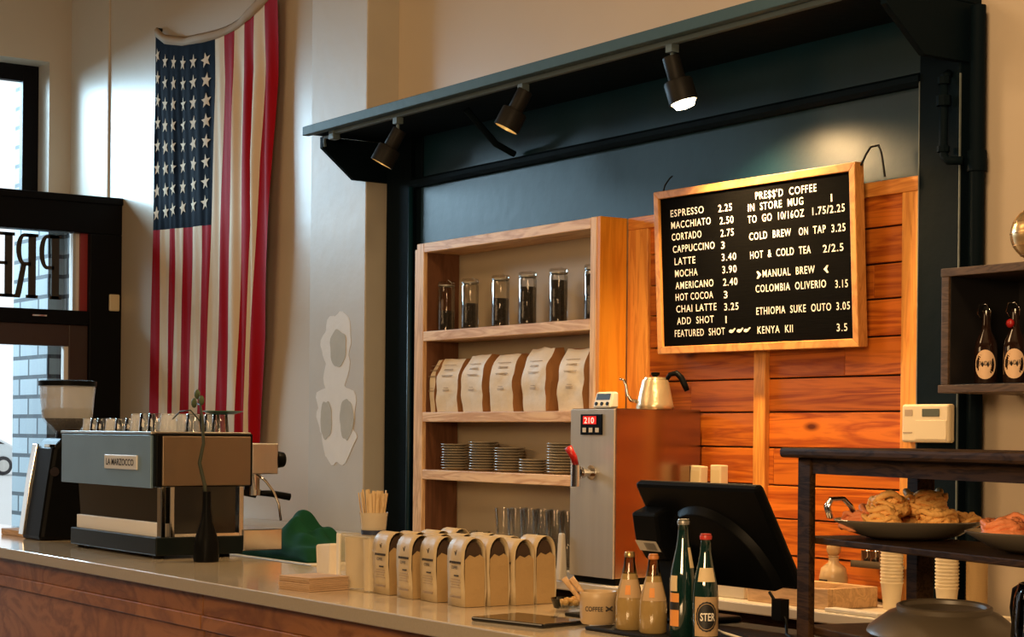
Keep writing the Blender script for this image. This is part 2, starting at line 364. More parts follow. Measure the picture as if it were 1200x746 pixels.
w = struct('added_window', (lambda q: (q.box(-13.2, -13.12, -.1, 1.2, 2.3, 2.38), q.box(-13.2, -13.12, -.1, 1.2, 3.92, 4.0), q.box(-13.2, -13.12, -.1, -.02, 2.38, 3.92), q.box(-13.2, -13.12, 1.12, 1.2, 2.38, 3.92),
     q.box(-13.2, -13.12, .52, .58, 2.38, 3.92), q)[-1])(MB()), m_blackp, bevel=.004)
b = MB(); b.box(-13.165, -13.155, -.05, 1.15, 2.35, 3.95); b.build('pane', m_pane, w, world=False)  # unseen window, added and sized so its sky reflects as sheen on navy panel
# shallow pilaster beside the corner of the back wall
b = MB(); b.box(-12.93, -12.22, 4.925, 4.945, 0, 5.0); struct('trim_1', b, m_wall, bevel=.012)
# plaster pillar
b = MB(); b.box(-8.885, -8.278, 4.75, 4.945, 0, 5.0)
pil = struct('pillar', b, m_pillar, bevel=.006)
def blob(cx, cz, rx, rz, seed, y, n=40, amp=.25):
    return [(cx + rx*math.cos(2*PI*i/n)*(1+amp*noise.noise(Vector((math.cos(2*PI*i/n)*1.6, math.sin(2*PI*i/n)*1.6, seed)))),
             cz + rz*math.sin(2*PI*i/n)*(1+amp*noise.noise(Vector((math.cos(2*PI*i/n)*1.6, math.sin(2*PI*i/n)*1.6, seed+9))))) for i in range(n)]
b = MB(); pk = 0
for cx, cz, rx, rz, sd in ((-8.57, 2.02, .165, .16, 1), (-8.58, 1.84, .125, .2, 2), (-8.58, 1.66, .22, .16, 3), (-8.57, 1.53, .17, .15, 4)):
    pk += 1; b.prism(blob(cx, cz, rx, rz, sd, 0, amp=.5), 'y', 4.7490-.0003*pk, 4.7515)
tag(b.build('spackle_patch', m_spackle, pil, world=False))
b = MB()
for cx, cz, rx, rz, sd in ((-8.555, 2.00, .085, .105, 7), (-8.68, 1.615, .068, .10, 8), (-8.46, 1.62, .07, .11, 9)):
    b.prism(blob(cx, cz, rx, rz, sd, 0), 'y', 4.7463, 4.7515)
tag(b.build('bare_patch', m_oldgrey, pil, world=False))

# entrance vestibule (black timber shopfront)
XV = -11.98
b = MB()
b.box(XV-.12, XV, 4.71, 4.94, 0, 2.895); b.box(XV-.12, XV, 2.2, 4.94, 2.895, 3.138); b.box(XV-.12, XV, 2.2, 4.71, 2.265, 2.362)
b.box(XV-.02, XV+.02, 2.2, 4.94, 3.10, 3.15); b.box(XV-.12, XV, 2.2, 2.35, 0, 2.895)
door = struct('door_1', b, m_blackp, bevel=.006)
b = MB(); b.box(XV-.10, XV-.03, 4.575, 4.71, 0, 2.265); b.box(XV-.10, XV-.03, 2.35, 4.575, 2.118, 2.265); b.box(XV-.10, XV-.03, 2.35, 2.45, 0, 2.118)
b.box(XV-.10, XV-.03, 2.45, 4.575, 0, .25); b.build('door_frame', m_brownf, door, bevel=.004, world=False)
b = MB(); b.box(XV-.12, XV-.05, 4.66, 4.712, 2.362, 2.895); b.build('red_jamb', m_redj, door, world=False)
b = MB(); b.box(XV-.12, XV-.075, 4.615, 4.66, 2.362, 2.895); b.box(XV-.09, XV-.04, 4.545, 4.575, .25, 2.118); b.build('white_jamb', m_whitej, door, world=False)
b = MB(); b.box(XV-.07, XV-.064, 2.35, 4.63, 2.35, 2.90); b.build('transom_pane', m_pane, door, world=False)
b = MB(); b.box(XV-.07, XV-.064, 2.44, 4.56, .24, 2.13); b.build('door_pane', m_pane, door, world=False)
b = MB(); b.box(XV-.001, XV+.02, 4.3, 4.40, 2.312, 2.322); b.build('door_handle', m_chrome, door, world=False)
# shop lettering on the transom, read from the street
def serif_letter(b, ch, y0, w, z0, h, x):
    t = .062; sf = .028; th = .006
    def bar(a, c, zb, zt): b.box(x-th, x, y0-c*w, y0-a*w, z0+zb*h, z0+zt*h)
    def stem(a): bar(a, a+.34, 0, 1); bar(a-.1, a+.44, 0, .05); bar(a-.1, a+.44, .95, 1)
    def bowl(a, zb, zt, rx):
        cy = a; n = 14; zc = (zb+zt)/2; rz = (zt-zb)/2; prev = None
        for i in range(n+1):
            an = -PI/2 + PI*i/n
            o = (cy+rx*math.cos(an), zc+rz*math.sin(an)); q = (cy+(rx-.22)*math.cos(an), zc+(rz-.055)*math.sin(an))
            if prev:
                P4 = [prev[0], o, q, prev[1]]
                b.prism([(y0-p[0]*w, z0+p[1]*h) for p in P4], 'x', x-th, x)
            prev = (o, q)
        bar(.3, a, zt-.055, zt); bar(.3, a, zb, zb+.055)
    if ch == 'P': stem(.08); bowl(.62, .46, 1, .36)
    if ch == 'R': stem(.08); bowl(.60, .5, 1, .36); b.prism([(y0-q[0]*w, z0+q[1]*h) for q in ((.5, .52), (.74, .52), (1.0, .05), (1.06, .05), (1.06, 0), (.78, 0), (.72, .08))], 'x', x-th, x)
    if ch == 'E': stem(.08); bar(.3, .95, .95, 1); bar(.3, .95, 0, .05); bar(.3, .75, .5, .55); bar(.88, .95, .8, 1); bar(.88, .95, 0, .22); bar(.7, .75, .4, .65)
for ch, y0 in (('P', 4.525), ('R', 4.362), ('E', 4.20)):
    b = MB(); serif_letter(b, ch, y0, .155, 2.435, .435, XV-.058); tag(b.build('letter', m_ink, door, world=False), 'black serif letter seen reversed on the transom glass')
b = MB(); b.box(-13.3, XV-.12, 2.0, 4.94, 3.10, 3.16); struct('ceiling_porch', b, m_ceil)
b = MB(); b.box(-13.3, XV, 2.05, 2.2, 0, 3.14); struct('wall_vestibule', b, m_wall)
# outside
b = MB(); b.box(-95, -12.97, -20, 70, -.12, -.02); struct('ground', b, m_street)
b = MB(); b.box(-14.05, -13.30, 4.90, 5.06, -.02, 4.6); b.box(-13.30, -12.0, 5.02, 5.06, -.02, 3.1); struct('wall_outside', b, m_brick)

# navy surround of the bar alcove
b = MB(); b.box(-8.24, -8.0, 4.85, 4.945, 0, 3.06); b.box(-8.0, -7.93, 4.875, 4.945, 0, 3.06); struct('trim_2', b, m_navyd, bevel=.004)
b = MB(); b.cyl((-7.985, 4.845, 0), (-7.985, 4.845, 2.80), .014, n=10); struct('trim_3', b, m_navy, smooth=True)
b = MB(); b.box(-4.533, -4.345, 4.845, 4.945, 0, 3.06); tp4 = struct('trim_4', b, m_navyd, bevel=.005)
m_edgelight = P('pale_edge_highlight', (.13, .16, .16), .6, var=.5, vscale=20)
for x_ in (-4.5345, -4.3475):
    b = MB(); b.box(x_, x_+.004, 4.8435, 4.850, .9, 2.81); b.build('edge_highlight', m_edgelight, tp4, world=False)  # pale strips paint the highlight lines along the post's edges
b = MB(); b.box(-7.93, -4.533, 4.872, 4.945, 2.44, 2.81); b.box(-7.93, -4.533, 4.885, 4.945, 2.81, 3.06); struct('trim_5', b, m_navy)
b = MB(); b.prism([(4.945, 2.795), (4.85, 2.795), (4.838, 2.812), (4.838, 2.832), (4.86, 2.845), (4.945, 2.845)], 'x', -8.0, -4.533); struct('trim_6', b, m_navyd, bevel=.002)
b = MB(); b.box(-7.93, -7.715, 4.88, 4.945, 0, 2.44); struct('trim_7', b, m_navyd)

# ================================================================== LARGE OBJECTS
# hood over the alcove
hood = thing('canopy_hood', (-6.25, 4.65, 3.05), 'dark navy timber hood projecting over the bar shelves and menu board', 'canopy')
b = MB(); b.box(-8.25, -4.335, 4.385, 4.94, 3.055, 3.085); b.build('roof_board', m_navyd, hood, bevel=.003)
b = MB(); b.box(-8.25, -4.335, 4.36, 4.40, 3.047, 3.092); tag(b.build('fascia', m_hood, hood, bevel=.003), 'blue-grey front edge of the hood')  # fascia is a paler blue-grey than the other hood boards
for xa in (-8.275, -4.365):
    b = MB(); b.prism([(4.94, 3.055), (4.475, 3.055), (4.475, 2.998), (4.66, 2.85), (4.94, 2.85)], 'x', xa, xa+.028); b.build('gusset', m_navyd, hood, bevel=.002)
b = MB(); b.tube([(-7.10, 4.60, 3.045), (-7.09, 4.76, 2.90), (-7.08, 4.86, 2.86)], .016); b.build('brace', m_navyd, hood)

# wood panelling
pan = thing('wood_panelling', (-5.36, 4.86, .96), 'orange knotty pine panelling with trim behind the menu board', 'panelling')
b = MB(); z = .962; k = 0
hs = [.132, .14, .128, .145, .138, .13, .142, .136, .128]
while z < 2.40:
    h = hs[k % len(hs)]; zt = min(z+h, 2.43); y = 4.866 - .004*random.random()
    xc = -5.9+1.2*random.random()
    b.box(-6.10, xc-.001, y, 4.90, z+.003, zt-.003); b.box(xc+.001, -4.60, y-.001, 4.90, z+.003, zt-.003); z += h; k += 1
b.build('planks', m_plank, pan, bevel=.003)
b = MB(); b.box(-6.10, -4.60, 4.895, 4.94, .96, 2.43); b.build('backing', m_crate_in, pan)
b = MB(); b.box(-6.195, -4.533, 4.845, 4.94, 2.425, 2.478); b.build('top_rail', m_trimh, pan, bevel=.003)
for x0, x1 in ((-6.195, -6.06), (-4.612, -4.533)):
    b = MB(); b.box(x0, x1, 4.846, 4.94, .96, 2.425); b.build('side_trim', m_trimw, pan, bevel=.003)
b = MB(); b.box(-5.385, -5.318, 4.842, 4.87, .96, 2.42); b.build('batten', m_trimw, pan, bevel=.003)

# shelf cabinet
cab = thing('shelf_unit', (-6.96, 4.8, .96), 'tall pale pine shelf unit holding jars, bags and saucers', 'shelf')
b = MB(); b.box(-7.685, -7.62, 4.70, 4.93, .96, 2.476); b.build('left_upright', [m_pinev], cab, bevel=.003)
b = MB(); b.box(-7.722, -7.687, 4.712, 4.93, .96, 2.452); b.build('edge_strip', m_pinev, cab, bevel=.003)
b = MB(); b.box(-7.6195, -7.613, 4.72, 4.90, .97, 2.43); b.build('inner_shade_sheet', m_pineshade, cab)  # thin sheet on the upright's inner face, shade put into its colour
b = MB(); b.box(-6.268, -6.225, 4.70, 4.93, .96, 2.478); b.build('right_upright', m_pinev, cab, bevel=.003)
b = MB(); b.box(-6.2245, -6.2, 4.702, 4.845, .96, 2.478); tag(b.build('side_panel', m_pineside, cab, bevel=.002), 'outer side with amber lamplight in its colour')
b = MB(); b.box(-7.62, -6.268, 4.70, 4.93, 2.430, 2.476); b.build('top_board', m_pine, cab, bevel=.003)
for zt in (2.045, 1.652, 1.373):
    b = MB(); b.box(-7.62, -6.268, 4.70, 4.905, zt-.047, zt); b.build('shelf', m_pine, cab, bevel=.003)
b = MB(); b.box(-7.62, -6.268, 4.905, 4.93, .96, 2.43); b.build('back_panel', P('shelf_back_paint', (.46, .38, .27), .6, bump=.1, bscale=12, var=.05, vscale=2), cab)

# back counters
b = MB(); b.box(-7.93, -3.4, 4.38, 4.84, .92, .958)
tag(b.build('back_countertop', m_cream, bevel=.005), 'cream laminate back counter top under the shelves and boiler', 'countertop')
bc = thing('back_counter_cabinet', (-5.6, 4.62, 0), 'dark wood base cabinet under the cream back counter', 'cabinet')
b = MB(); b.box(-7.9, -3.4, 4.46, 4.83, .0, .918); b.build('carcass', m_hutch, bc)
for i in range(6):
    x = -7.85 + i*.74
    b = MB(); b.box(x, x+.70, 4.44, 4.46, .12, .86); d = b.build('door', m_hutch, bc, bevel=.004)
    b = MB(); b.tube([(x+.6, 4.44, .7), (x+.6, 4.415, .7), (x+.6, 4.415, .8), (x+.6, 4.44, .8)], .005); h = b.build('handle', m_chrome, d, world=False); h.data.transform(Matrix.Translation(-bc.location))
lc = thing('side_counter', (-9.2, 4.7, 0), 'cream topped side counter against the wall below the flag', 'counter')
b = MB(); b.box(-10.6, -8.3, 4.42, 4.745, .99, 1.03); b.box(-10.6, -8.89, 4.745, 4.935, .99, 1.03); b.build('worktop', m_cream, lc, bevel=.004)
b = MB(); b.box(-10.58, -8.32, 4.46, 4.74, 0, .99); b.build('carcass', m_tan, lc)
ct = thing('prep_cart', (-8.2, 4.15, 0), 'low tan plywood prep cart behind the front counter', 'cart')
b = MB(); b.box(-9.1, -7.35, 3.95, 4.36, .915, .95); b.build('top', m_cream, ct, bevel=.004)
b = MB(); b.box(-9.08, -7.37, 3.955, 4.34, .845, .912); b.build('apron', m_tan, ct, bevel=.003)
for x, y in ((-9.07, 3.97), (-7.43, 3.97), (-9.07, 4.28), (-7.43, 4.28)):
    b = MB(); b.box(x, x+.05, y, y+.05, 0, .845); b.build('leg', m_tan, ct, bevel=.003)
b = MB(); b.box(-9.05, -7.40, 3.98, 4.30, .25, .28); b.build('shelf', m_tan, ct)

# front counter
b = MB(); b.box(-10.6, -1.2, 2.765, 3.45, .972, 1.02)
for f in b.bm.faces:
    if f.calc_center_median().y < 2.77: f.material_index = 1
tag(b.build('front_countertop', [m_quartz, m_quartze], bevel=.004), 'long glossy cream stone top of the front counter', 'countertop')
fc = thing('front_counter_base', (-6, 3.1, 0), 'reddish wood panelled base of the front counter', 'counter')
b = MB(); b.box(-10.5, -1.25, 2.86, 3.42, 0, .972); b.build('carcass', m_cfront, fc)
xs = [-10.5, -8.35, -6.05, -3.75, -1.45]
for i, (x0, x1) in enumerate(zip(xs, xs[1:])):
    b = MB(); b.box(x0+.004, x1-.004, 2.815, 2.86, .89, .971); b.build('top_rail', m_cfront, fc, bevel=.002)
    b = MB(); b.box(x0+.004, x1-.004, 2.822, 2.86, .10, .835); b.build('panel', m_cfront, fc, bevel=.003)
    b = MB(); b.box(x0+.004, x1-.004, 2.806, 2.86, .837, .889); b.build('moulding', m_cfront, fc, bevel=.004)
b = MB(); b.box(-10.5, -1.25, 2.84, 2.862, 0, .10); b.build('kickboard', m_hutch, fc)

# ================================================================== FLAG
FR = [(3.980, [-11.332, -11.242, -11.119, -11.011, -10.892, -10.749, -10.609, -10.423, -10.289, -10.140, -9.994, -9.852, -9.707, -9.527]),
(3.702, [-11.323, -11.235, -11.112, -11.005, -10.886, -10.743, -10.590, -10.416, -10.271, -10.134, -9.989, -9.846, -9.707, -9.533]),
(3.172, [-11.325, -11.228, -11.099, -10.992, -10.873, -10.730, -10.578, -10.435, -10.295, -10.158, -10.018, -9.892, -9.763, -9.565]),
(2.641, [-11.347, -11.222, -11.086, -10.979, -10.860, -10.731, -10.572, -10.460, -10.320, -10.188, -10.036, -9.909, -9.780, -9.582]),
(2.109, [-11.368, -11.216, -11.093, -10.999, -10.880, -10.744, -10.604, -10.486, -10.345, -10.200, -10.048, -9.915, -9.808, -9.626]),
(1.682, [-11.393, -11.212, -11.095, -11.017, -10.893, -10.760, -10.629, -10.507, -10.372, -10.215, -10.062, -9.927, -9.844, -9.700]),
(1.40, [-11.409, -11.213, -11.098, -11.025, -10.899, -10.769, -10.634, -10.515, -10.380, -10.223, -10.064, -9.929, -9.852, -9.729])]
TOP = [(-11.34, 4.17), (-11.173, 4.086), (-10.905, 4.030), (-10.584, 3.996), (-10.362, 3.985), (-10.148, 3.99), (-9.986, 4.01), (-9.85, 4.03), (-9.706, 4.065), (-9.533, 4.11)]
def lerp_tab(t, x):
    if x <= t[0][0]: return t[0][1]
    for a, c in zip(t, t[1:]):
        if x <= c[0]: return a[1] + (c[1]-a[1])*(x-a[0])/(c[0]-a[0])
    return t[-1][1]
def flag_x(s, z):
    i = min(int(s), 12); f = s-i
    R = sorted(FR); row = lambda r: r[1][i]*(1-f) + r[1][i+1]*f
    return lerp_tab([(r[0], row(r)) for r in R], z)
def flag_y(s, z):
    k = max(0, min(1, (4.1-z)/.5))
    right = max(0, (s-7)/6)
    y = 4.893 + k*(.005*math.sin(s*2.1+z*1.7) + .003*math.sin(s*4.3 - z*2.2) + right*.022*math.sin(s*5.2+z*2.4) + .0025*math.sin(s*9+z*5))
    return y - right*right*.03
def flag_top(s): return lerp_tab(TOP, flag_x(s, 4.0))
ZC = 2.872; ZB = 1.40; SUBD = 8
flag = thing('wall_flag', (-10.45, 4.9, ZB), 'large faded stars and stripes flag hung vertically on the cream wall', 'flag')
def flag_sheet(s0, s1, za, zb, nz, matf, name, mats):
    b = MB(); n = int(round((s1-s0)*SUBD)); g = []
    for j in range(nz+1):
        row = []
        for i in range(n+1):
            s = s0 + i/SUBD; t = j/nz; a = za(s); z = a + (zb(s)-a)*t
            row.append(b.bm.verts.new((flag_x(s, z), flag_y(s, z), z)))
        g.append(row)
    for j in range(nz):
        for i in range(n):
            f = b.bm.faces.new([g[j][i], g[j+1][i], g[j+1][i+1], g[j][i+1]]); f.material_index = matf(s0+(i+.5)/SUBD)
    return b
zc = lambda s: ZC - .006*s
RW = lambda s: int(s) % 2
b = flag_sheet(0, 7, zc, lambda s: ZB, 44, RW, '', None)
b2 = flag_sheet(7, 13, flag_top, lambda s: ZB, 80, RW, '', None)
me = bpy.data.meshes.new('t'); b2.bm.to_mesh(me); b.bm.from_mesh(me); bpy.data.meshes.remove(me); b2.bm.free()
b.build('stripes', [m_flagred, m_flagwhite], flag, smooth=True)
b = flag_sheet(0, 7, flag_top, zc, 36, lambda s: 0, '', None)
for r in range(8):
    for c in range(6):
        s0 = .45 + c*1.17; zt = flag_top(s0); zz = (zt-.125) - r*((zt-.125)-(ZC+.105))/7
        pts = []; a0 = PI/2 + random.uniform(-.25, .25)
        cen = b.bm.verts.new((flag_x(s0, zz), flag_y(s0, zz)-.006, zz))
        for k in range(10):
            R = .050 if k % 2 == 0 else .020; a = a0 + k*PI/5
            ds = R*math.cos(a)/.13; z = zz + R*math.sin(a); s = max(.02, min(6.98, s0+ds))
            pts.append(b.bm.verts.new((flag_x(s, z), flag_y(s, z)-.004, z)))
        for k in range(10): f = b.bm.faces.new([cen, pts[k], pts[(k+1) % 10]]); f.material_index = 1
b.build('canton', [m_flagblue, m_flagwhite], flag, smooth=True, fix=False)
b = MB(); n = 60; prev = None
for i in range(n+1):
    s = 13*i/n; x = flag_x(s, 4.0); z = flag_top(s); y = flag_y(s, z); h = .05 + .03*max(0, (s-7)/6); dy = .012*math.sin(s*1.3)
    cur = [b.bm.verts.new(p) for p in ((x, y-.006, z-.012), (x, y-.010-dy, z+h*.6), (x, y+.010-dy, z+h), (x, y+.02, z))]
    if prev: [b.bm.faces.new([prev[k], prev[(k+1) % 4], cur[(k+1) % 4], cur[k]]) for k in range(4)]
    prev = cur
b.build('header_hem', m_canvas, flag, smooth=True)
b = MB(); b.cyl((-11.34, 4.90, 4.20), (-11.34, 4.945, 4.20), .014); b.cyl((-9.54, 4.88, 4.19), (-9.54, 4.945, 4.19), .014); b.build('fixing_knob', m_lamp, flag)

# ================================================================== MENU BOARD
mb = thing('menu_board', (-5.34, 4.80, 1.885), 'black letter board menu in a golden oak frame hung on pine panelling', 'menu board', local=True)
mb.location = (-5.323, 4.783, 2.214); mb.rotation_euler = (math.radians(3.0), math.radians(.4), 0)
hw, hh, fwid = .576, .333, .031
b = MB(); b.box(-hw+.03, hw-.03, -.012, .02, -hh+.03, hh-.03); b.build('letter_panel', m_felt, mb)
b = MB()
b.prism([(-hw, -hh), (hw, -hh), (hw-fwid, -hh+fwid), (-hw+fwid, -hh+fwid)], 'y', -.024, .022); b.prism([(-hw, hh), (hw, hh), (hw-fwid, hh-fwid), (-hw+fwid, hh-fwid)], 'y', -.024, .022)
b.prism([(-hw, -hh), (-hw+fwid, -hh+fwid), (-hw+fwid, hh-fwid), (-hw, hh)], 'y', -.024, .022); b.prism([(hw, -hh), (hw-fwid, -hh+fwid), (hw-fwid, hh-fwid), (hw, hh)], 'y', -.024, .022)
b.build('frame', m_oakf, mb, bevel=.003)
MENU_L = [('ESPRESSO', -.481, .212, .236), ('MACCHIATO', -.479, .252, .188), ('CORTADO', -.477, .190, .140), ('CAPPUCCINO', -.472, .265, .090), ('LATTE', -.463, .133, .040), ('MOCHA', -.462, .144, -.009),
 ('AMERICANO', -.461, .241, -.058), ('HOT COCOA', -.462, .238, -.105), ('CHAI LATTE', -.460, .255, -.153), ('ADD  SHOT', -.457, .233, -.202), ('FEATURED  SHOT', -.474, .317, -.252),
 ('2.25', -.178, .082, .231), ('2.50', -.171, .083, .182), ('2.75', -.168, .080, .133), ('3', -.167, .022, .086), ('3.40', -.165, .088, .038), ('3.90', -.163, .086, -.011), ('2.40', -.160, .086, -.060),
 ('3', -.158, .022, -.109), ('3.25', -.157, .086, -.157), ('1', -.152, .013, -.207)]
MENU_R = [("PRE$$'D  COFFEE", .045, .343, .260), ('IN  STORE  MUG', 0, .314, .218), ('1', .463, .013, .215), ('TO  GO  10/16OZ', -.003, .320, .173), ('1.75/2.25', .363, .172, .174),
 ('COLD  BREW', .003, .240, .107), ('ON', .286, .050, .105), ('TAP', .364, .068, .105), ('3.25', .463, .073, .103), ('HOT  &  COLD  TEA', .006, .343, .035), ('2/2.5', .415, .108, .032), ('MANUAL  BREW', .076, .292, -.040),
 ('COLOMBIA  OLIVERIO', .033, .394, -.096), ('3.15', .476, .066, -.101), ('ETHIOPIA  SUKE  OUTO', .034, .417, -.182), ('3.05', .479, .071, -.182), ('KENYA  KII', .038, .202, -.255), ('3.5', .478, .056, -.260)]
for rows in (MENU_L, MENU_R):
    for t, x, w_, zc_ in rows: b = MB(); b.text(t, x*.975-.010, zc_-.0125, w_*.975 if t != '1' else .007, .029, y=-.0125, depth=.002, bold=.006, spc=1.16); b.build('menu_line', m_letter, mb)
    b = MB()
    if rows is MENU_L:
        for xh in (-.138, -.092, -.051):
            b.prism([(xh, -.256), (xh+.012, -.260), (xh+.022, -.257), (xh+.036, -.244), (xh+.033, -.241), (xh+.02, -.248), (xh+.008, -.246), (xh, -.25)], 'y', -.015, -.012)
    else:
        for xc, sg in ((.030, 1), (.420, -1)):
            b.prism([(xc, -.028), (xc+sg*.007, -.028), (xc+sg*.024, -.042), (xc+sg*.007, -.056), (xc, -.056), (xc+sg*.010, -.042)], 'y', -.015, -.012)
    b.build('pointer_mark', m_letter, mb)
b = MB()
b.tube([(-.545, 0, .325), (-.553, .02, .36), (-.552, .045, .39), (-.552, .06, .40)], .0035)
b.tube([(.583, 0, .32), (.59, .02, .36), (.605, .03, .385), (.63, .045, .388), (.655, .03, .36), (.675, .02, .30), (.68, .02, .27)], .004)
b.build('hanging_wire', m_lamp, mb)

# ================================================================== LIGHT TRACK
tr = thing('lighting_track', (-6.3, 4.42, 3.03), 'grey conduit rail running under the hood front edge', 'lighting track')
b = MB(); b.box(-8.02, -4.5, 4.408, 4.432, 3.030, 3.052); b.build('rail', m_greyc, tr, bevel=.003)
b = MB(); b.box(-8.05, -8.0, 4.40, 4.44, 3.005, 3.050); b.build('junction_box', m_greyc, tr, bevel=.004)
b = MB(); b.tube([(-8.03, 4.44, 3.03), (-8.16, 4.44, 3.035), (-8.20, 4.46, 3.02), (-8.21, 4.47, 3.0)], .008); b.build('conduit', m_greyc, tr)
def spotlight(x, z_stem, n, label, lit, power, cone, neck=.075):
    n = Vector(n).normalized(); s0 = Vector((x, 4.42, 3.03)); s1 = Vector((x, 4.42, z_stem))
    t = thing('spotlight', tuple(s0), label, 'spotlight', 'black spotlights under the hood')
    b = MB(); b.cyl(s0, s1, .008, n=8); b.box(x-.018, x+.018, 4.402, 4.438, 3.0, 3.03); b.build('stem', m_greyc, t)
    b = MB(); b.cyl(s1 - n*.02, s1 + n*neck, .034, n=20); b.build('neck', m_lamp, t, smooth=40, bevel=.003)
    h0 = s1 + n*neck; L = .085
    b = MB(); b.lathe([(0, 0), (.052, 0), (.056, .006), (.056, L), (.050, L), (.048, L*.35), (0, L*.3)], h0, 28, axis=n, mats=[0, 0, 0, 0, 1, 1]); hd = b.build('shade', [m_lamp, m_lampin], t, smooth=40)
    b = MB()
    if lit: b.lathe([(.0, .02), (.046, .02), (.050, .055), (.036, .08), (0, .088)], h0 + n*.025, 24, axis=n); b.build('bulb', m_bulb, t, smooth=True)
    else: b.lathe([(0, 0), (.048, 0), (.048, .004), (0, .004)], h0 + n*(L*.8), 24, axis=n); b.build('lens', m_lens, t)
    l = bpy.data.lights.new('spot_beam', 'SPOT'); l.energy = power; l.color = (1, .64, .29); l.spot_size = math.radians(cone); l.spot_blend = .8; l.shadow_soft_size = .035
    o = bpy.data.objects.new('spot_beam', l); COL.objects.link(o); o.location = h0 + n*(L+.035); o.rotation_euler = n.to_track_quat('-Z', 'Y').to_euler()
spotlight(-7.41, 2.955, (-.30, -.36, -.86), 'leftmost black spotlight of three, tilted down and left over the shelf unit', False, 70, 75)
spotlight(-6.378, 2.985, (-.27, -.34, -.86), 'middle black spotlight of three under the hood, pointing left', False, 80, 75)
spotlight(-5.39, 2.965, (.20, .20, -.95), 'bright black spotlight nearest the menu board, its bulb showing', True, 190, 140)

# ================================================================== ESPRESSO MACHINE
em = thing('espresso_machine', (-7.55, 3.28, 1.02), 'large boxy espresso machine with cups on top, on the front counter', 'espresso machine')
b = MB(); b.box(-8.07, -7.04, 3.06, 3.50, 1.318, 1.540); b.build('body_frame', m_black, em, bevel=.006)
b = MB(); b.box(-8.08, -7.07, 3.048, 3.062, 1.312, 1.532); tag(b.build('back_panel', m_bluemetal, em, bevel=.003), 'blue-grey panel with a silver badge')
b = MB(); b.box(-8.085, -7.06, 3.045, 3.50, 1.535, 1.546); b.build('top_tray', m_steel, em, bevel=.002)
b = MB(); b.box(-7.042, -7.030, 3.085, 3.485, 1.322, 1.528); tag(b.build('side_panel', m_brownmetal, em, bevel=.003), 'satin metal side panel')
bd = MB(); bd.box(-7.551, -7.197, 3.040, 3.049, 1.384, 1.446); bd = bd.build('badge', P('silver_badge', (.66, .66, .64), .3, metal=.15), em, bevel=.004)
b = MB(); b.text('LA MARZOCCO', -7.525, 1.402, .30, .028, y=3.0395, depth=.001, bold=.02); o = b.build('badge_lettering', m_ink, bd, world=False); o.data.transform(Matrix.Translation(-em.location))
b = MB(); b.prism([(-8.00, 1.315), (-7.08, 1.315), (-7.08, 1.165), (-7.97, 1.165)], 'y', 3.10, 3.13); b.build('lower_back_panel', m_darkglass, em)
b = MB(); b.box(-7.98, -7.08, 3.085, 3.13, 1.108, 1.168); tag(b.build('splash_strip', m_whitej, em, bevel=.003), 'cream strip above the base')
b = MB(); b.box(-7.075, -7.06, 3.14, 3.43, 1.12, 1.318); b.build('lower_side_panel', m_darkglass, em)
for y0 in (3.085, 3.125, 3.44):
    b = MB(); b.box(-7.085, -7.045, y0, y0+.022, 1.108, 1.32); b.build('pillar_post', m_steelm, em, bevel=.003)
b = MB(); b.box(-7.075, -7.045, 3.147, 3.44, 1.108, 1.122); b.build('sill_strip', m_chrome, em)
b = MB(); b.box(-7.99, -7.035, 3.06, 3.455, 1.034, 1.110); b.build('base', m_darkbase, em, bevel=.005)
for x, y in ((-7.94, 3.10), (-7.10, 3.10), (-7.94, 3.40), (-7.10, 3.40)):
    b = MB(); b.cyl((x, y, 1.0202), (x, y, 1.036), .022); b.build('foot', m_rubber, em)
b = MB(); b.box(-7.98, -7.035, 3.456, 3.64, 1.045, 1.135); b.build('drip_tray', m_steelm, em, bevel=.004)
for x in (-7.85, -7.55, -7.22):
    b = MB(); b.box(x-.11, x+.17, 3.501, 3.625, 1.368, 1.500); b.build('group_cover', m_steel, em, bevel=.004)
    b = MB(); b.cyl((x+.05, 3.56, 1.30), (x+.05, 3.56, 1.368), .035); b.cyl((x+.05, 3.56, 1.275), (x+.05, 3.56, 1.30), .042); b.build('group_head', m_chrome, em, smooth=40)
    b = MB(); b.tube([(x+.05, 3.58, 1.285), (x+.05, 3.66, 1.28), (x+.06, 3.74, 1.265)], [.011, .015, .016], 10); b.build('portafilter_handle', m_black, em, smooth=True)
b = MB(); b.cyl((-7.08, 3.626, 1.43), (-7.08, 3.665, 1.43), .038, .032); b.build('steam_knob', m_black, em, smooth=40, bevel=.003)
b = MB(); b.tube([(-7.06, 3.53, 1.37), (-7.05, 3.565, 1.34), (-7.05, 3.60, 1.30), (-7.04, 3.625, 1.24), (-7.04, 3.635, 1.17)], .006); b.build('steam_wand', m_steelm, em, smooth=True)
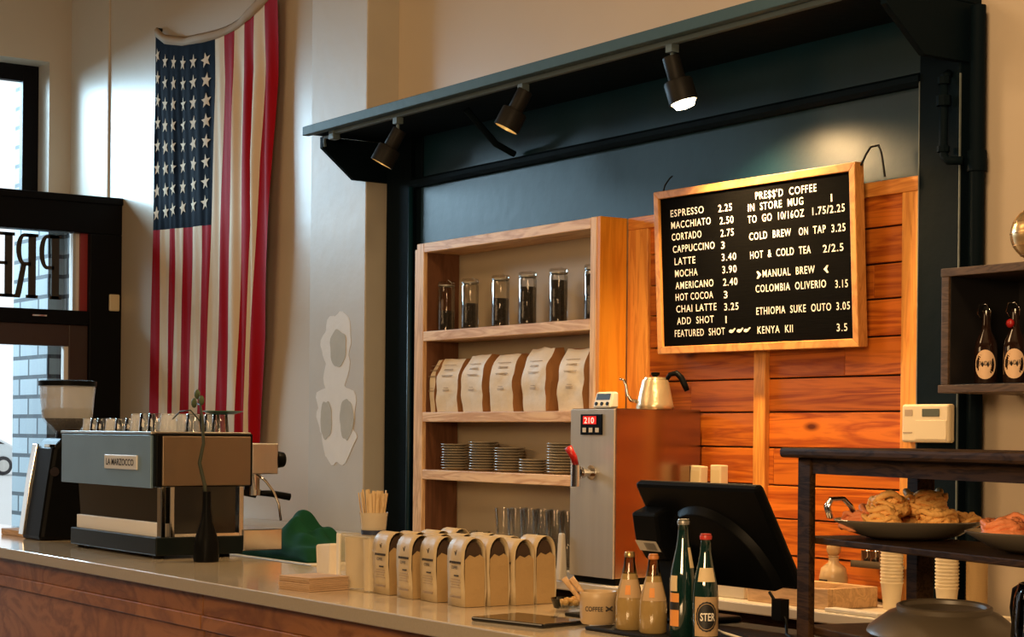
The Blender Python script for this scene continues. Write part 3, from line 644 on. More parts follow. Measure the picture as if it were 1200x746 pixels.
# cups on the machine
def cup_proto(name, prof, mat, label, cat, group, loc, n=20):
    b = MB(); b.lathe(prof, (0, 0, 0), n); o = b.build(name, mat, smooth=50); o.location = loc; return tag(o, label, cat, group)
tum = [(0, .056), (.026, .056), (.028, .054), (.033, 0), (.031, 0), (.026, .050), (0, .051)]
first = None
m_demi = milky('glint_white_glass', (.85, .90, .95), .28); m_glassb = glass('bright_glass', (.96, .97, .97), 2.6, .04)  # milky white in the first glass stands in for bright glints
for r in range(3):
    for c in range(10):
        x = -7.99 + c*.097 + .006*math.sin(c*3+r); y = 3.14 + r*.125 + .006*math.cos(c*5+r)
        lab = 'upturned espresso glass on the machine, %s row from front, %s from left' % (ORD[r], ORD[c])
        mt = m_glassb if (r+c) % 3 else m_demi
        if first is None: first = {}
        if mt.name not in first:
            first[mt.name] = cup_proto('espresso_cup', tum, mt, lab, 'cup', 'upturned cups on the espresso machine', (x, y, 1.5463))
        else: dup(first[mt.name], (x, y, 1.5463), lab, rz=c, scale=(1.15, 1.15, 1.35) if c > 5 else (1, 1, 1))
b = MB(); b.lathe([(0, .006), (.05, .006), (.085, .014), (.088, .012), (.05, 0), (0, 0)], (0, 0, 0), 24); o = b.build('green_saucer', P('green_glaze', (.02, .10, .05), .3), smooth=50); o.location = (-7.13, 3.40, 1.6222)
tag(o, 'dark green dish resting on the upturned cups at the machine end', 'dish')

# grinder
g = thing('coffee_grinder', (-8.57, 3.27, 1.02), 'tall black coffee grinder with a clear bean hopper left of the machine', 'coffee grinder')
b = MB(); b.prism([(3.08, 1.0205), (3.42, 1.0205), (3.40, 1.20), (3.36, 1.44), (3.33, 1.51), (3.19, 1.51), (3.145, 1.46), (3.12, 1.30)], 'x', -8.70, -8.44); b.build('body', m_black, g, bevel=.02)
b = MB(); b.prism([(3.075, 1.04), (3.085, 1.04), (3.125, 1.32), (3.155, 1.48), (3.142, 1.48), (3.112, 1.32)], 'x', -8.72, -8.66); b.build('side_trim', m_steelm, g, bevel=.002)
b = MB(); b.cyl((-8.57, 3.26, 1.50), (-8.57, 3.26, 1.545), .058, .05); b.build('collar', m_black, g, smooth=40)
hp = MB(); hp.lathe([(.048, 1.525), (.06, 1.535), (.112, 1.59), (.120, 1.605), (.134, 1.765), (.130, 1.765), (.116, 1.607), (.108, 1.594), (.056, 1.541)], (-8.57, 3.26, 0), 32, mats=[1, 1, 1, 0, 0, 0, 1, 1]); hp = hp.build('hopper', [m_hopper, milky('smoky_hopper_base', (.5, .5, .52), .12)], g, smooth=40)
b = MB(); b.lathe([(0, 1.762), (.139, 1.762), (.139, 1.785), (.12, 1.79), (0, 1.79)], (-8.57, 3.26, 0), 32); b.build('hopper_lid', m_black, g, smooth=40)
b = MB(); b.lathe([(0, 1.543), (.05, 1.545), (.104, 1.598), (.116, 1.62), (.118, 1.645), (.10, 1.655), (.05, 1.651), (0, 1.66)], (-8.57, 3.26, 0), 28); b.jitter(.005, 40); b.build('beans', m_beans, g, smooth=True)
b = MB(); b.cyl((-8.44, 3.16, 1.35), (-8.41, 3.14, 1.35), .022); b.build('dose_button', m_chrome, g, smooth=40)
b = MB(); b.box(-8.50, -8.43, 3.12, 3.15, 1.465, 1.48); b.build('brand_plate', m_steelm, g, bevel=.002)

# vase with stem
v = thing('bottle_vase', (-6.83, 3.19, 1.02), 'slim black bottle vase with a bare budding stem by the machine', 'vase')
b = MB(); b.lathe([(0, .0005), (.050, .0005), (.052, .01), (.050, .075), (.045, .10), (.024, .165), (.017, .215), (.016, .285), (.013, .285), (.012, .21), (0, .2)], v.location, 24); b.build('bottle', m_black, v, smooth=50)
sx, sy = -6.83, 3.19
b = MB(); b.tube([(sx, sy, 1.24), (sx-.02, sy, 1.33), (sx-.05, sy-.01, 1.42), (sx-.035, sy, 1.50), (sx-.07, sy+.01, 1.60), (sx-.085, sy, 1.70)], [.007, .008, .008, .007, .006, .003], 7)
b.tube([(sx-.07, sy, 1.59), (sx-.12, sy-.02, 1.635), (sx-.20, sy-.03, 1.63), (sx-.25, sy-.04, 1.60)], .003, 6); b.tube([(sx-.06, sy, 1.61), (sx-.11, sy+.02, 1.655), (sx-.17, sy+.03, 1.665)], .003, 6)
b.build('stem', m_stem, v, smooth=True)
for dx, dz in ((-.10, .70), (-.13, .665), (-.06, .675)):
    b = MB(); b.sphere((sx+dx, sy, 1.02+dz-.02), .015, (1, .8, 1.4), 10); b.build('bud', m_bud, v, smooth=True)

# ================================================================== COUNTER: NAPKINS, STIRRERS, BAGS
np_ = MB()
for i in range(9):
    z = 1.0205 + i*.0052; j = [random.uniform(-.003, .003) for _ in range(4)]
    np_.box(-.085+j[0], .085+j[1], -.085+j[2], .085+j[3], z-1.02, z-1.02+.0047)
o = np_.build('napkin_stack', m_napkin, bevel=.0015); o.location = (-5.475, 2.955, 1.02); o.rotation_euler = (0, 0, .16)
tag(o, 'stack of brown paper napkins near the counter edge', 'napkins', kind='stuff')
o = MB(); o.prism([(-.10, 0), (.07, 0), (.085, .11), (-.105, .125)], 'x', -.02, .02); o = o.build('paper_packet', m_paper, bevel=.008); o.location = (-5.98, 3.28, 1.0205); o.rotation_euler = (0, 0, 1.35)
tag(o, 'small cream paper packet standing behind the napkins', 'packet')
ab = thing('acrylic_bin', (-5.33, 3.12, 1.02), 'clear acrylic bin of cream sleeves under the stirrer cup', 'bin')
b = MB(); b.box(-5.475, -5.262, 3.045, 3.20, 1.0205, 1.205); b.build('box', m_acryl, ab, bevel=.003)
for i in range(3):
    b = MB(); b.lathe([(.034, 0), (.038, .17), (.036, .17), (.032, 0)], (-5.430+i*.062, 3.09+.06*(i % 2), 1.024), 20); b.build('cup_sleeve', m_lab_c, ab, smooth=40)
b = MB(); b.box(-5.479, -5.463, 3.041, 3.05, 1.0205, 1.207); b.build('corner_edge', P('bright_acrylic_edge', (.85, .83, .76), .2), ab)
sc = thing('stirrer_cup', (-5.365, 3.12, 1.206), 'paper cup packed with wooden stirrers on the acrylic bin', 'cup')
b = MB(); b.lathe([(0, .0005), (.041, .0005), (.042, .016)], sc.location, 24); b.build('band', m_navyband, sc, smooth=40)
b = MB(); b.lathe([(.042, .016), (.0475, .072), (.049, .075), (.0465, .073), (.040, .02), (0, .02)], sc.location, 24); b.build('cup_wall', m_smoke, sc, smooth=40)
for i in range(22):
    a = i*2.4; R = .036*math.sqrt((i+.5)/22); px, py = -5.365+R*math.cos(a), 3.12+R*math.sin(a); l = .118 + .015*random.random()
    b = MB(); q = Matrix.Translation((px, py, 1.227)) @ Matrix.Rotation(a, 4, 'Z') @ Matrix.Rotation(.05+.10*R/.036, 4, 'Y')
    b.box(-.0012, .0012, -.0055, .0055, 0, l); b.xf(q); b.build('stirrer', m_stick, sc)

# kraft coffee bags with rolled open tops
BW, BD, BH = .104, .072, .206
def coffee_bag():
    t = thing('coffee_bag', (0, 0, 0), '', 'coffee bag', 'kraft coffee bags on the front counter', local=True)
    n = 10; arc = [(-BD/2*1.05*math.cos(PI*i/n), .146 + (BH-.146)*math.sin(PI*i/n)**.8) for i in range(n+1)]   # y,z over the top
    def sheet(b, pts, x0, x1, m=0):
        prev = None
        for k, (y, z) in enumerate(pts):
            cur = [b.bm.verts.new((x0 + (x1-x0)*i/4, y + .0025*math.sin(i*1.7+z*30), z)) for i in range(5)]
            if prev:
                for i in range(4): b.bm.faces.new([prev[i], prev[i+1], cur[i+1], cur[i]]).material_index = m
            prev = cur
    b = MB(); front = [(-BD/2, .0008), (-BD/2-.003, .05), (-BD/2-.004, .10)] + arc + [(BD/2+.003, .10), (BD/2+.003, .05), (BD/2, .0008)]
    sheet(b, front, -BW/2, BW/2); o = b.build('paper_wrap', m_kraftl, t, smooth=60, fix=False)
    so = o.modifiers.new('thick', 'SOLIDIFY'); so.thickness = .0015
    for sg in (-1, 1):
        b = MB(); x = sg*(BW/2-.003)
        prof = [(-BD/2+.001, .001), (BD/2-.001, .001), (BD/2-.001, .142), (BD/4, .156), (0, .148), (-BD/4, .155), (-BD/2+.001, .140)]
        b.prism(prof, 'x', x-.001, x+.001); b.build('gusset', m_kraft, t)
    b = MB(); b.prism([(-BD/2*.86*math.cos(PI*i/8), .130 + (BH-.142)*math.sin(PI*i/8)) for i in range(9)], 'x', -BW/2+.010, BW/2-.010); b.build('opening_shade', m_bagshade, t)  # dark filler paints the shade in the hollow under the rolled top
    b = MB(); y = -BD/2-.0052
    b.text('COFFEE', -.022, .112, .036, .009, y=y+.0006, depth=.0015, bold=.02)
    for i in range(6): b.box(-.034+i*.0115, -.034+i*.0115+.0058, y-.0012, y+.003, .1275, .1345)
    b.prism([(-.005, .165), (.001, .152), (.007, .168), (.002, .156)], 'y', y-.0005, y+.002)
    b.box(-.006, .018, y-.0012, y+.003, .090, .094); b.build('print', m_ink, t)
    b = MB()
    for zz, w in ((.08, .05), (.072, .06), (.064, .045), (.056, .058), (.030, .064), (.026, .064)): b.box(-w/2, w/2, y-.0004, y+.004, zz, zz+.0022)
    b.build('fine_print', m_inkl, t)
    return t
proto = coffee_bag(); used = False
colsX = [-5.20, -5.043, -4.900, -4.724]
for r in range(4):
    for c in range(4):
        x = colsX[c] + .006*math.sin(r*4+c*2) + (0 if r == 0 else .004*r); y = 3.088 + r*.083 + .004*math.cos(c*3+r) - (.004 if c == 3 else 0)
        lab = 'kraft coffee bag on the counter, %s row from the front, %s from left' % (ORD[r], ORD[c])
        rz = random.uniform(-.06, .06); s = (1 if r == 0 else 1.0, 1, .985+.05*random.random())
        if not used: o = proto; used = True; o.location = (x, y, 1.0202); o.rotation_euler = (0, 0, rz); o['label'] = lab
        else: o = dup(proto, (x, y, 1.0202), lab, rz=rz, scale=s)

# black tablet, mat, cup, bottles
o = MB(); o.box(-.14, .14, -.095, .095, 0, .012); o = o.build('tablet', m_darkglass, bevel=.004); o.location = (-4.225, 2.968, 1.0203); o.rotation_euler = (0, 0, math.radians(11))
tag(o, 'flat black tablet lying at the counter edge', 'tablet')
b = MB(); b.box(-4.33, -3.30, 3.165, 3.44, 1.0203, 1.030); b.box(-3.99, -3.30, 2.985, 3.164, 1.0203, 1.030)
tag(b.build('bar_mat', m_rubber, bevel=.003), 'black rubber bar mat under the bottles and cup', 'mat')
dp = thing('sweets_dish', (-4.43, 3.26, 1.03), 'shallow glass dish of amber sweets behind the tablet', 'dish')
b = MB(); b.lathe([(0, .001), (.05, .001), (.06, .03), (.058, .03), (.048, .005), (0, .005)], dp.location, 24); b.build('bowl', m_glass, dp, smooth=40)
b = MB()
for i in range(16): a = i*2.4; R = .04*math.sqrt(i/16); b.sphere((-4.43+R*math.cos(a), 3.26+R*math.sin(a), 1.043+.006*(i % 3)), .011, (1.3, .9, .8), 8)
tag(b.build('sweets', m_candy, dp, smooth=True), kind='stuff')
kc = thing('coffee_mug', (-4.03, 3.06, 1.03), 'squat tan pot lettered coffee with two wooden handles, beside the bottles', 'pot')
b = MB(); b.lathe([(0, .0005), (.044, .0005), (.049, .008), (.051, .07), (.052, .088), (.050, .09), (.047, .086), (.045, .012), (0, .012)], kc.location, 28); b.build('pot', P('tan_ceramic', (.50, .36, .20), .4, var=.1, vscale=30), kc, smooth=50)
b = MB()
a0 = math.radians(-40)
b.text('COFFEE', 0, 0, .052, .013, bold=.02, place=lambda u, v_, w: (-4.03+.0523*math.cos(a0-.68+u/.0523), 3.06+.0523*math.sin(a0-.68+u/.0523), 1.03+.038+v_))
for k in (-1, 1):
    aa = a0+.68; p = lambda t: (-4.03+.0525*math.cos(aa+k*t), 3.06+.0525*math.sin(aa+k*t), 1.03+.045+.55*t*.05)
    b.tube([p(-.2), p(.0), p(.2)], .0022, 6)
b.build('lettering', m_ink, kc)
for dx in (0, .022):
    b = MB(); b.tube([(-4.035+dx*.5, 3.05+dx*.8, 1.05), (-4.065+dx*.5, 3.006+dx*.8, 1.115), (-4.082+dx*.5, 2.980+dx*.8, 1.155)], [.006, .007, .009], 10); b.build('wooden_handle', m_tan, kc, smooth=True)

def bottle(name, loc, prof, mats, seg, label, cat, extra=None, capm=None, capr=.0135, n=28):
    t = thing(name, loc, label, cat, 'bottles on the front counter')
    b = MB(); b.lathe(prof, loc, n, mats=seg); b.build('glass', mats, t, smooth=50)
    zt = prof[-1][1]
    b = MB(); b.lathe([(0, zt-.012), (capr, zt-.012), (capr+.001, zt-.004), (capr-.002, zt+.003), (0, zt+.003)], loc, 20); b.build('cap', capm, t, smooth=40)
    return t
def decal(t, loc, r, a_mid, a_half, z0, z1, mat, name, nz=1, rf=None):
    b = MB(); n = 14; prev = None
    for i in range(n+1):
        a = a_mid - a_half + 2*a_half*i/n
        cur = [b.bm.verts.new((loc[0]+(r)*math.cos(a), loc[1]+(r)*math.sin(a), loc[2]+z0+(z1-z0)*k/nz)) for k in range(nz+1)]
        if rf:
            for k, v_ in enumerate(cur): rr = rf(z0+(z1-z0)*k/nz); v_.co.x = loc[0]+rr*math.cos(a); v_.co.y = loc[1]+rr*math.sin(a)
        if prev:
            for k in range(nz): b.bm.faces.new([prev[k], cur[k], cur[k+1], prev[k+1]])
        prev = cur
    return b.build(name, mat, t, smooth=True)
CAMA = math.atan2(-3.03, 3.7)   # towards the room
lem = [(0, .0005), (.034, .0005), (.0378, .006), (.0370, .075), (.0318, .105), (.020, .150), (.0155, .175), (.0135, .195), (.0135, .205)]
for x, y, cm, lb in ((-3.872, 3.045, m_gold, 'cloudy lemonade bottle with a gold cap, beside the pot'), (-3.770, 3.045, m_orange, 'cloudy lemonade bottle with an orange cap, beside the green bottle')):
    L = (x, y, 1.03); t = bottle('lemonade_bottle', L, lem, [m_lemon, m_clearneck], [0, 0, 0, 0, 0, 1, 1, 1], lb, 'bottle', capm=cm)
    rf = lambda z: (.0378 if z < .075 else .0378-(z-.075)*.1733 if z < .105 else .0326-(z-.105)*.262)
    decal(t, L, .036, CAMA+.1, 1.0, .086, .135, m_lab_k, 'label', 6, rf)
    rf2 = lambda z: rf(z)+.0007
    decal(t, L, .036, CAMA-.1, .22, .095, .120, m_lab_o, 'fruit_mark', 5, rf2)
gp = [(0, .0005), (.030, .0005), (.034, .006), (.034, .150), (.031, .175), (.018, .235), (.0145, .265), (.0135, .292), (.0155, .294), (.0155, .302)]
L = (-3.655, 3.05, 1.03); t = bottle('soda_bottle', L, gp, [m_green], [0]*9, 'tall dark green bottle with a grey cap, tallest of the four', 'bottle', capm=m_silvercap, capr=.0155)
decal(t, L, .0346, CAMA-.75, .45, .03, .115, m_lab_o, 'label'); decal(t, L, .0352, CAMA-.75, .45, .072, .092, m_lab_b, 'label_band')
decal(t, L, .0346, CAMA-.8, .35, .12, .16, m_lab_c, 'shoulder_label', 4, lambda z: .0350 if z < .150 else .0350-(z-.150)*.12)
decal(t, L, .02, CAMA+.85, .25, .18, .232, m_lab_c, 'neck_stripe', 5, lambda z: .0322-(z-.175)*.2167)
gp2 = [(0, .0005), (.030, .0005), (.033, .006), (.033, .118), (.031, .145), (.019, .20), (.0145, .225), (.0135, .255), (.015, .257), (.015, .268)]
L = (-3.572, 3.055, 1.03); t = bottle('beer_bottle', L, gp2, [m_green], [0]*9, 'dark bottle with a red cap and round black and tan label', 'bottle', capm=m_redcap, capr=.0152)
decal(t, L, .0336, CAMA+.25, 1.15, .012, .112, m_lab_k, 'label')
decal(t, L, .02, CAMA+.1, .8, .15, .185, m_lab_c, 'neck_label', 5, lambda z: .0312-(z-.145)*.2182+.0008)
def wrap(L, r, am): return lambda u, v_: (L[0]+r*math.cos(am+u/r), L[1]+r*math.sin(am+u/r), L[2]+v_)
wp = wrap(L, .0343, CAMA+.1); b = MB(); n = 36; cz = .062; prev = None
for i in range(n+1):
    a = 2*PI*i/n; rr = [.030+.0012*(i % 2), .027]; cur = [b.bm.verts.new(wp(q*math.cos(a)*.95, cz+q*math.sin(a)*1.25)) for q in rr]
    if prev: b.bm.faces.new([prev[0], cur[0], cur[1], prev[1]])
    prev = cur
ring = None; c0 = b.bm.verts.new(wp(0, cz))
rings = [[b.bm.verts.new(wp(q*math.cos(2*PI*i/n)*.95, cz+q*math.sin(2*PI*i/n)*1.25)) for i in range(n)] for q in (.0085, .017, .0255)]
for i in range(n):
    j = (i+1) % n; b.bm.faces.new([c0, rings[0][i], rings[0][j]])
    for k in (0, 1): b.bm.faces.new([rings[k][i], rings[k+1][i], rings[k+1][j], rings[k][j]])
b.build('label_roundel', m_lab_b, t, fix=False)
wp2 = wrap(L, .0348, CAMA+.1); b = MB(); b.text('STER', 0, 0, .040, .020, bold=.02, place=lambda u, v_, w: wp2(u-.017, v_+.052)); b.build('label_lettering', m_letter, t, fix=False)

# ================================================================== TILL SCREEN
pos = thing('till_screen', (-3.85, 3.33, 1.03), 'black touchscreen till seen from behind, leaning back on its stand', 'till')
ax = Vector((1, 0, 0)); up = (Vector((0, 3.25, 1.416)) - Vector((0, 3.405, 1.143))).normalized(); nrm = ax.cross(up)   # points to the customer side
org = Vector((-3.851, 3.3275, 1.2795)); mt = Matrix((ax, up, nrm)).transposed().to_4x4(); mt.translation = org
b = MB(); b.box(-.258, .258, -.158, .158, -.022, .008); b.xf(mt); b.build('screen_housing', m_black, pos, bevel=.012)
b = MB(); b.box(-.24, .24, -.14, .14, -.0235, -.0222); b.xf(mt); b.build('display', m_darkglass, pos)
b = MB(); n = 24; pr = [[(.225*math.cos(PI*i/n)*k-.018, -.15+.245*k*math.sin(PI*i/n)) for i in range(n+1)] for k in (1, .93)]
for zz in (0,):
    v0 = [b.bm.verts.new((*p, .006)) for p in pr[0]]; v1 = [b.bm.verts.new((*p, .030)) for p in pr[1]]
    for i in range(n): b.bm.faces.new([v0[i], v0[i+1], v1[i+1], v1[i]])
    b.bm.faces.new(v1)
b.xf(mt); b.build('back_bulge', m_black, pos, bevel=.004, smooth=40)
b = MB(); b.prism([(3.31, 1.36), (3.235, 1.33), (3.25, 1.25), (3.29, 1.195), (3.36, 1.21)], 'x', -4.11, -4.00); b.build('card_reader', m_black, pos, bevel=.008)
b = MB(); b.quad((-4.105, 3.2465, 1.252), (-4.01, 3.2465, 1.252), (-4.01, 3.2665, 1.2225), (-4.105, 3.2665, 1.2225)); o = b.build('barcode_sticker', P('white_sticker', (.6, .56, .48), .6), pos)
b = MB()
for i in range(7): x_ = -4.065+i*.007; b.quad((x_, 3.2465, 1.2465), (x_+.003+.001*(i % 2), 3.2465, 1.2465), (x_+.003+.001*(i % 2), 3.2615, 1.225), (x_, 3.2615, 1.225))
b.xf(Matrix.Translation((0, 0, 0))); b.build('barcode', m_ink, pos)
b = MB(); b.prism([(3.30, 1.24), (3.36, 1.25), (3.42, 1.05), (3.28, 1.05)], 'x', -4.07, -3.93); b.build('stand', m_black, pos, bevel=.01)
b = MB(); b.box(-4.12, -3.86, 3.22, 3.44, 1.0305, 1.048); b.build('base', m_black, pos, bevel=.008)
b = MB(); b.tube([(-3.73, 3.12, 1.16), (-3.715, 3.13, 1.10), (-3.66, 3.12, 1.065), (-3.58, 3.12, 1.045), (-3.49, 3.12, 1.0355)], .0035, 8)
tag(b.build('white_cable', m_white, smooth=True), 'thin white cable curling down beside the red-capped bottle', 'cable')
b = MB(); b.tube([(-3.60, 3.30, 1.14), (-3.56, 3.30, 1.10), (-3.535, 3.30, 1.07), (-3.50, 3.27, 1.04), (-3.46, 3.25, 1.0355)], .004, 8); b.box(-3.575, -3.54, 3.285, 3.315, 1.07, 1.125)
tag(b.build('black_cable', m_black, smooth=30), 'black power cable with inline adapter under the till screen', 'cable')
# ================================================================== BACK COUNTER: BOILER ETC
m_boiler = P('satin_boiler_steel', (.36, .24, .17), .2, metal=1, var=.1, vscale=3)  # plank reflection put into the steel colour as red-brown
bo = thing('water_boiler', (-5.83, 4.62, .96), 'tall stainless water boiler with red tap and digital display', 'water boiler')
b = MB(); b.box(-5.98, -5.69, 4.40, 4.835, .985, 1.655); b.build('tank', m_boiler, bo, bevel=.004)
b = MB(); b.box(-5.978, -5.692, 4.392, 4.40, .985, 1.652); tag(b.build('front_panel', P('pale_brushed_steel', (.60, .58, .53), .36, metal=.55, bump=.02, bscale=90, vstretch=(1, 1, .04), var=.12, vscale=25), bo, bevel=.002), 'brushed steel front')
b = MB(); b.box(-5.97, -5.70, 4.41, 4.82, .9585, .986); b.build('plinth', m_black, bo)
dpn = MB(); dpn.box(-5.905, -5.765, 4.386, 4.393, 1.55, 1.632); dpn = dpn.build('control_panel', m_black, bo, bevel=.002)
b = MB(); b.box(-5.885, -5.80, 4.384, 4.3865, 1.592, 1.624); o = b.build('display', P('red_display', (.25, .01, .01), .2, emit=(1, .03, .02), es=.8), dpn, world=False); o.data.transform(Matrix.Translation(-bo.location))
b = MB(); b.text('210', -5.876, 1.596, .065, .024, y=4.384, depth=.001, bold=.01); o = b.build('digits', emis('digit_glow', (1, .35, .25), 2.5), dpn, world=False); o.data.transform(Matrix.Translation(-bo.location))
b = MB()
for i in range(3): b.box(-5.888+i*.042, -5.866+i*.042, 4.384, 4.387, 1.560, 1.578)
o = b.build('buttons', m_white, dpn, world=False); o.data.transform(Matrix.Translation(-bo.location))
b = MB(); b.cyl((-5.83, 4.392, 1.40), (-5.83, 4.33, 1.40), .016); b.cyl((-5.83, 4.345, 1.40), (-5.83, 4.335, 1.40), .024); b.cyl((-5.83, 4.31, 1.43), (-5.83, 4.31, 1.345), .018); b.cyl((-5.83, 4.39, 1.40), (-5.83, 4.385, 1.40), .03); b.build('tap', m_chrome, bo, smooth=40)
b = MB(); b.tube([(-5.83, 4.31, 1.43), (-5.83, 4.30, 1.46), (-5.835, 4.275, 1.50)], [.012, .014, .016], 10); tag(b.build('tap_lever', m_red, bo, smooth=True), 'red tap lever')
ti = thing('kitchen_timer', (-5.83, 4.46, 1.6555), 'small white digital timer standing on the boiler', 'timer')
b = MB(); b.prism([(4.43, 1.656), (4.475, 1.656), (4.475, 1.722), (4.450, 1.722)], 'x', -5.885, -5.77); b.build('case', m_white, ti, bevel=.008)
b = MB(); b.quad((-5.872, 4.4394, 1.690), (-5.783, 4.4394, 1.690), (-5.783, 4.4455, 1.7145), (-5.872, 4.4455, 1.7145)); b.build('screen', m_lab_b, ti)
b = MB()
for i in range(3): b.cyl((-5.862+i*.036, 4.4355, 1.674), (-5.862+i*.036, 4.430, 1.675), .0075, n=10)
b.build('buttons', m_lamp, ti)
m_kettle = P('golden_kettle_steel', (.74, .60, .38), .28, metal=.75, bump=.25, bscale=30)
ke = thing('gooseneck_kettle', (-5.645, 4.62, 1.655), 'steel gooseneck kettle with black handle on the boiler', 'kettle'); ke.location = (-5.77, 4.66, 1.6555); ke['_o'] = tuple(ke.location)
kx, ky, kz = ke.location
b = MB(); b.lathe([(0, 0), (.074, 0), (.078, .006), (.074, .02), (.056, .105), (.052, .118), (0, .120)], ke.location, 32); b.build('body', m_kettle, ke, smooth=50)
b = MB(); b.lathe([(0, .118), (.046, .119), (.044, .127), (.012, .131), (0, .131)], ke.location, 24); b.build('lid', m_kettle, ke, smooth=50)
b = MB(); b.lathe([(0, .130), (.008, .130), (.018, .140), (.018, .148), (0, .150)], ke.location, 16); b.build('lid_knob', m_black, ke, smooth=50)
d = Vector((-.62, -.78, 0)); sp = [(.070, .03), (.098, .035), (.112, .060), (.118, .095), (.128, .118), (.145, .122)]
b = MB(); b.tube([Vector((kx, ky, kz+z))+d*R for R, z in sp], [.008, .007, .006, .0055, .005, .005], 10); b.build('spout', m_steelm, ke, smooth=True)
b = MB(); hd = Vector((.75, .66, 0)); b.tube([Vector((kx, ky, kz+z))+hd*R for R, z in ((.045, .118), (.060, .140), (.085, .146), (.105, .128), (.120, .098), (.130, .075))], [.008, .010, .012, .013, .013, .011], 10); b.build('handle', m_black, ke, smooth=True)
b = MB(); b.prism([(4.36, .9585), (4.40, .9585), (4.388, 1.15), (4.372, 1.15)], 'x', -6.03, -6.0); tag(b.build('white_scraper', m_white, bevel=.005), 'narrow white plastic scraper standing left of the boiler', 'scraper')
# two cream tall boxes behind the till
for x, z1, lb, rot in ((-5.68, 1.43, 'slim cream carton standing against the panelling, tilted, left of its twin', .05), (-5.535, 1.435, 'slim cream carton standing against the panelling, upright, right of its twin', 0)):
    t = thing('cream_carton', (x, 4.80, .9585), lb, 'carton', local=True); t.rotation_euler = (0, rot, 0)
    b = MB(); b.box(-.032, .032, -.02, .02, 0.003, z1-.9585); b.build('carton', m_offw, t, bevel=.004)
    b = MB(); b.box(-.026, .026, -.0206, -.02, .05, z1-.9585-.02); b.build('carton_face', m_lab_c, t)
# boxes and trays near the till
b = MB(); b.box(-5.25, -5.0, 4.46, 4.62, .9585, 1.005); tag(b.build('cream_box', m_cream, bevel=.004), 'low cream cardboard box under the till screen on the back counter', 'box')
wt = thing('wooden_tray', (-4.85, 4.6, .96), 'brown wooden tray on the back counter beside the decanter', 'tray')
for y_ in (4.44, 4.66):
    b = MB(); b.box(-4.96, -4.55, y_, y_+.02, .9585, 1.03); b.build('long_side', m_tan, wt, bevel=.003)
for x_ in (-4.96, -4.57):
    b = MB(); b.box(x_, x_+.02, 4.4602, 4.6598, .9585, 1.03); b.build('short_side', m_tan, wt, bevel=.003)
b = MB(); b.box(-4.94, -4.57, 4.46, 4.66, .9585, .968); b.build('bottom', m_tan, wt)
b = MB(); b.box(-4.52, -4.27, 4.395, 4.45, .9585, .972); tag(b.build('white_board', m_white, bevel=.003), 'thin white board in front of the paper cup stacks', 'board')
dc = thing('glass_decanter', (-4.83, 4.74, .96), 'squat frosted glass decanter with stopper behind the tray', 'decanter')
b = MB(); b.lathe([(0, .0005), (.040, .0005), (.046, .02), (.052, .08), (.045, .115), (.02, .135), (.018, .155), (.022, .157), (.02, .16), (0, .16)], dc.location, 24); b.build('bottle', P('frosted_cream_glass', (.55, .40, .22), .25), dc, smooth=50)
b = MB(); b.sphere((-4.83, 4.74, 1.145), .027, (1, 1, 1.1), 14); b.build('stopper', P('amber_stopper', (.52, .34, .16), .2), dc, smooth=True)
b = MB(); b.box(-4.845, -4.81, 4.683, 4.69, 1.02, 1.035); b.build('label', m_ink, dc)
ut = thing('utensil_rack', (-4.62, 4.78, 1.08), 'chrome rack of small steel utensils fixed to the panelling', 'rack')
b = MB(); b.box(-4.74, -4.56, 4.74, 4.86, 1.085, 1.093); b.box(-4.74, -4.56, 4.736, 4.742, 1.085, 1.11); b.build('ledge', m_chrome, ut)
for i in range(4):
    b = MB(); b.lathe([(0, 0), (.018, 0), (.02, .05), (.018, .05), (0, .01)], (-4.715+i*.043, 4.79, 1.0935), 16); b.build('steel_cup', m_steelm, ut, smooth=40)

# paper cup stacks
pc = [(.028, 0), (.0375, .088), (.040, .090), (.040, .094), (.037, .093), (.027, .004), (0, .004), (0, 0)]
first = None
for si, (x, y, cnt, side) in enumerate(((-4.475, 4.67, 17, 'left'), (-4.225, 4.67, 14, 'right'))):
    for k in range(cnt):
        lab = 'cream paper cup, %s from the bottom of the %s stack behind the platter' % (ORD[k], side)
        L = (x, y, .9585+k*.0118)
        if first is None: first = cup_proto('paper_cup', pc, m_cup, lab, 'paper cup', 'paper cups on the back counter', L, 24)
        else: dup(first, L, lab)
first = None
for k in range(15):
    lab = 'ridged brown cardboard cup sleeve, %s from the bottom beside the right cup stack' % ORD[k]; L = (-4.14, 4.72, .9585+k*.0125)
    if first is None: first = cup_proto('cup_sleeve', [(.030, 0), (.036, .055), (.034, .055), (.028, 0), (.030, 0)], m_kraft, lab, 'cup sleeve', 'cup sleeves on the back counter', L)
    else: dup(first, L, lab)

# ================================================================== SHELF CONTENTS
def jar(x, fill, lab, proto=None):
    t = thing('glass_jar', (x, 4.785, 2.0455), lab, 'jar', 'glass jars on the top shelf')
    L = t.location
    b = MB(); b.lathe([(0, .002), (.040, .002), (.042, .006), (.042, .207), (.038, .215), (.038, .226), (.036, .226), (.036, .214), (.0398, .206), (.0398, .008), (0, .008)], L, 28); b.build('jar_wall', m_tumb, t, smooth=50)
    b = MB(); b.lathe([(0, .009), (.0392, .009), (.0392, fill-.006), (.036, fill), (.02, fill-.004), (0, fill+.002)], L, 24); b.build('contents', m_beans, t, smooth=40)
    b = MB(); b.lathe([(0, .226), (.041, .226), (.042, .238), (.036, .243), (0, .243)], L, 28); b.build('lid', m_tumb, t, smooth=40)
    b = MB(); b.lathe([(.0385, .218), (.041, .220), (.041, .226), (.0385, .226)], L, 24); b.tube([(x+.041, 4.785, 2.0455+.222), (x+.046, 4.785, 2.0455+.235), (x+.03, 4.775, 2.0455+.248)], .002, 6); b.build('clip', m_silvercap, t)
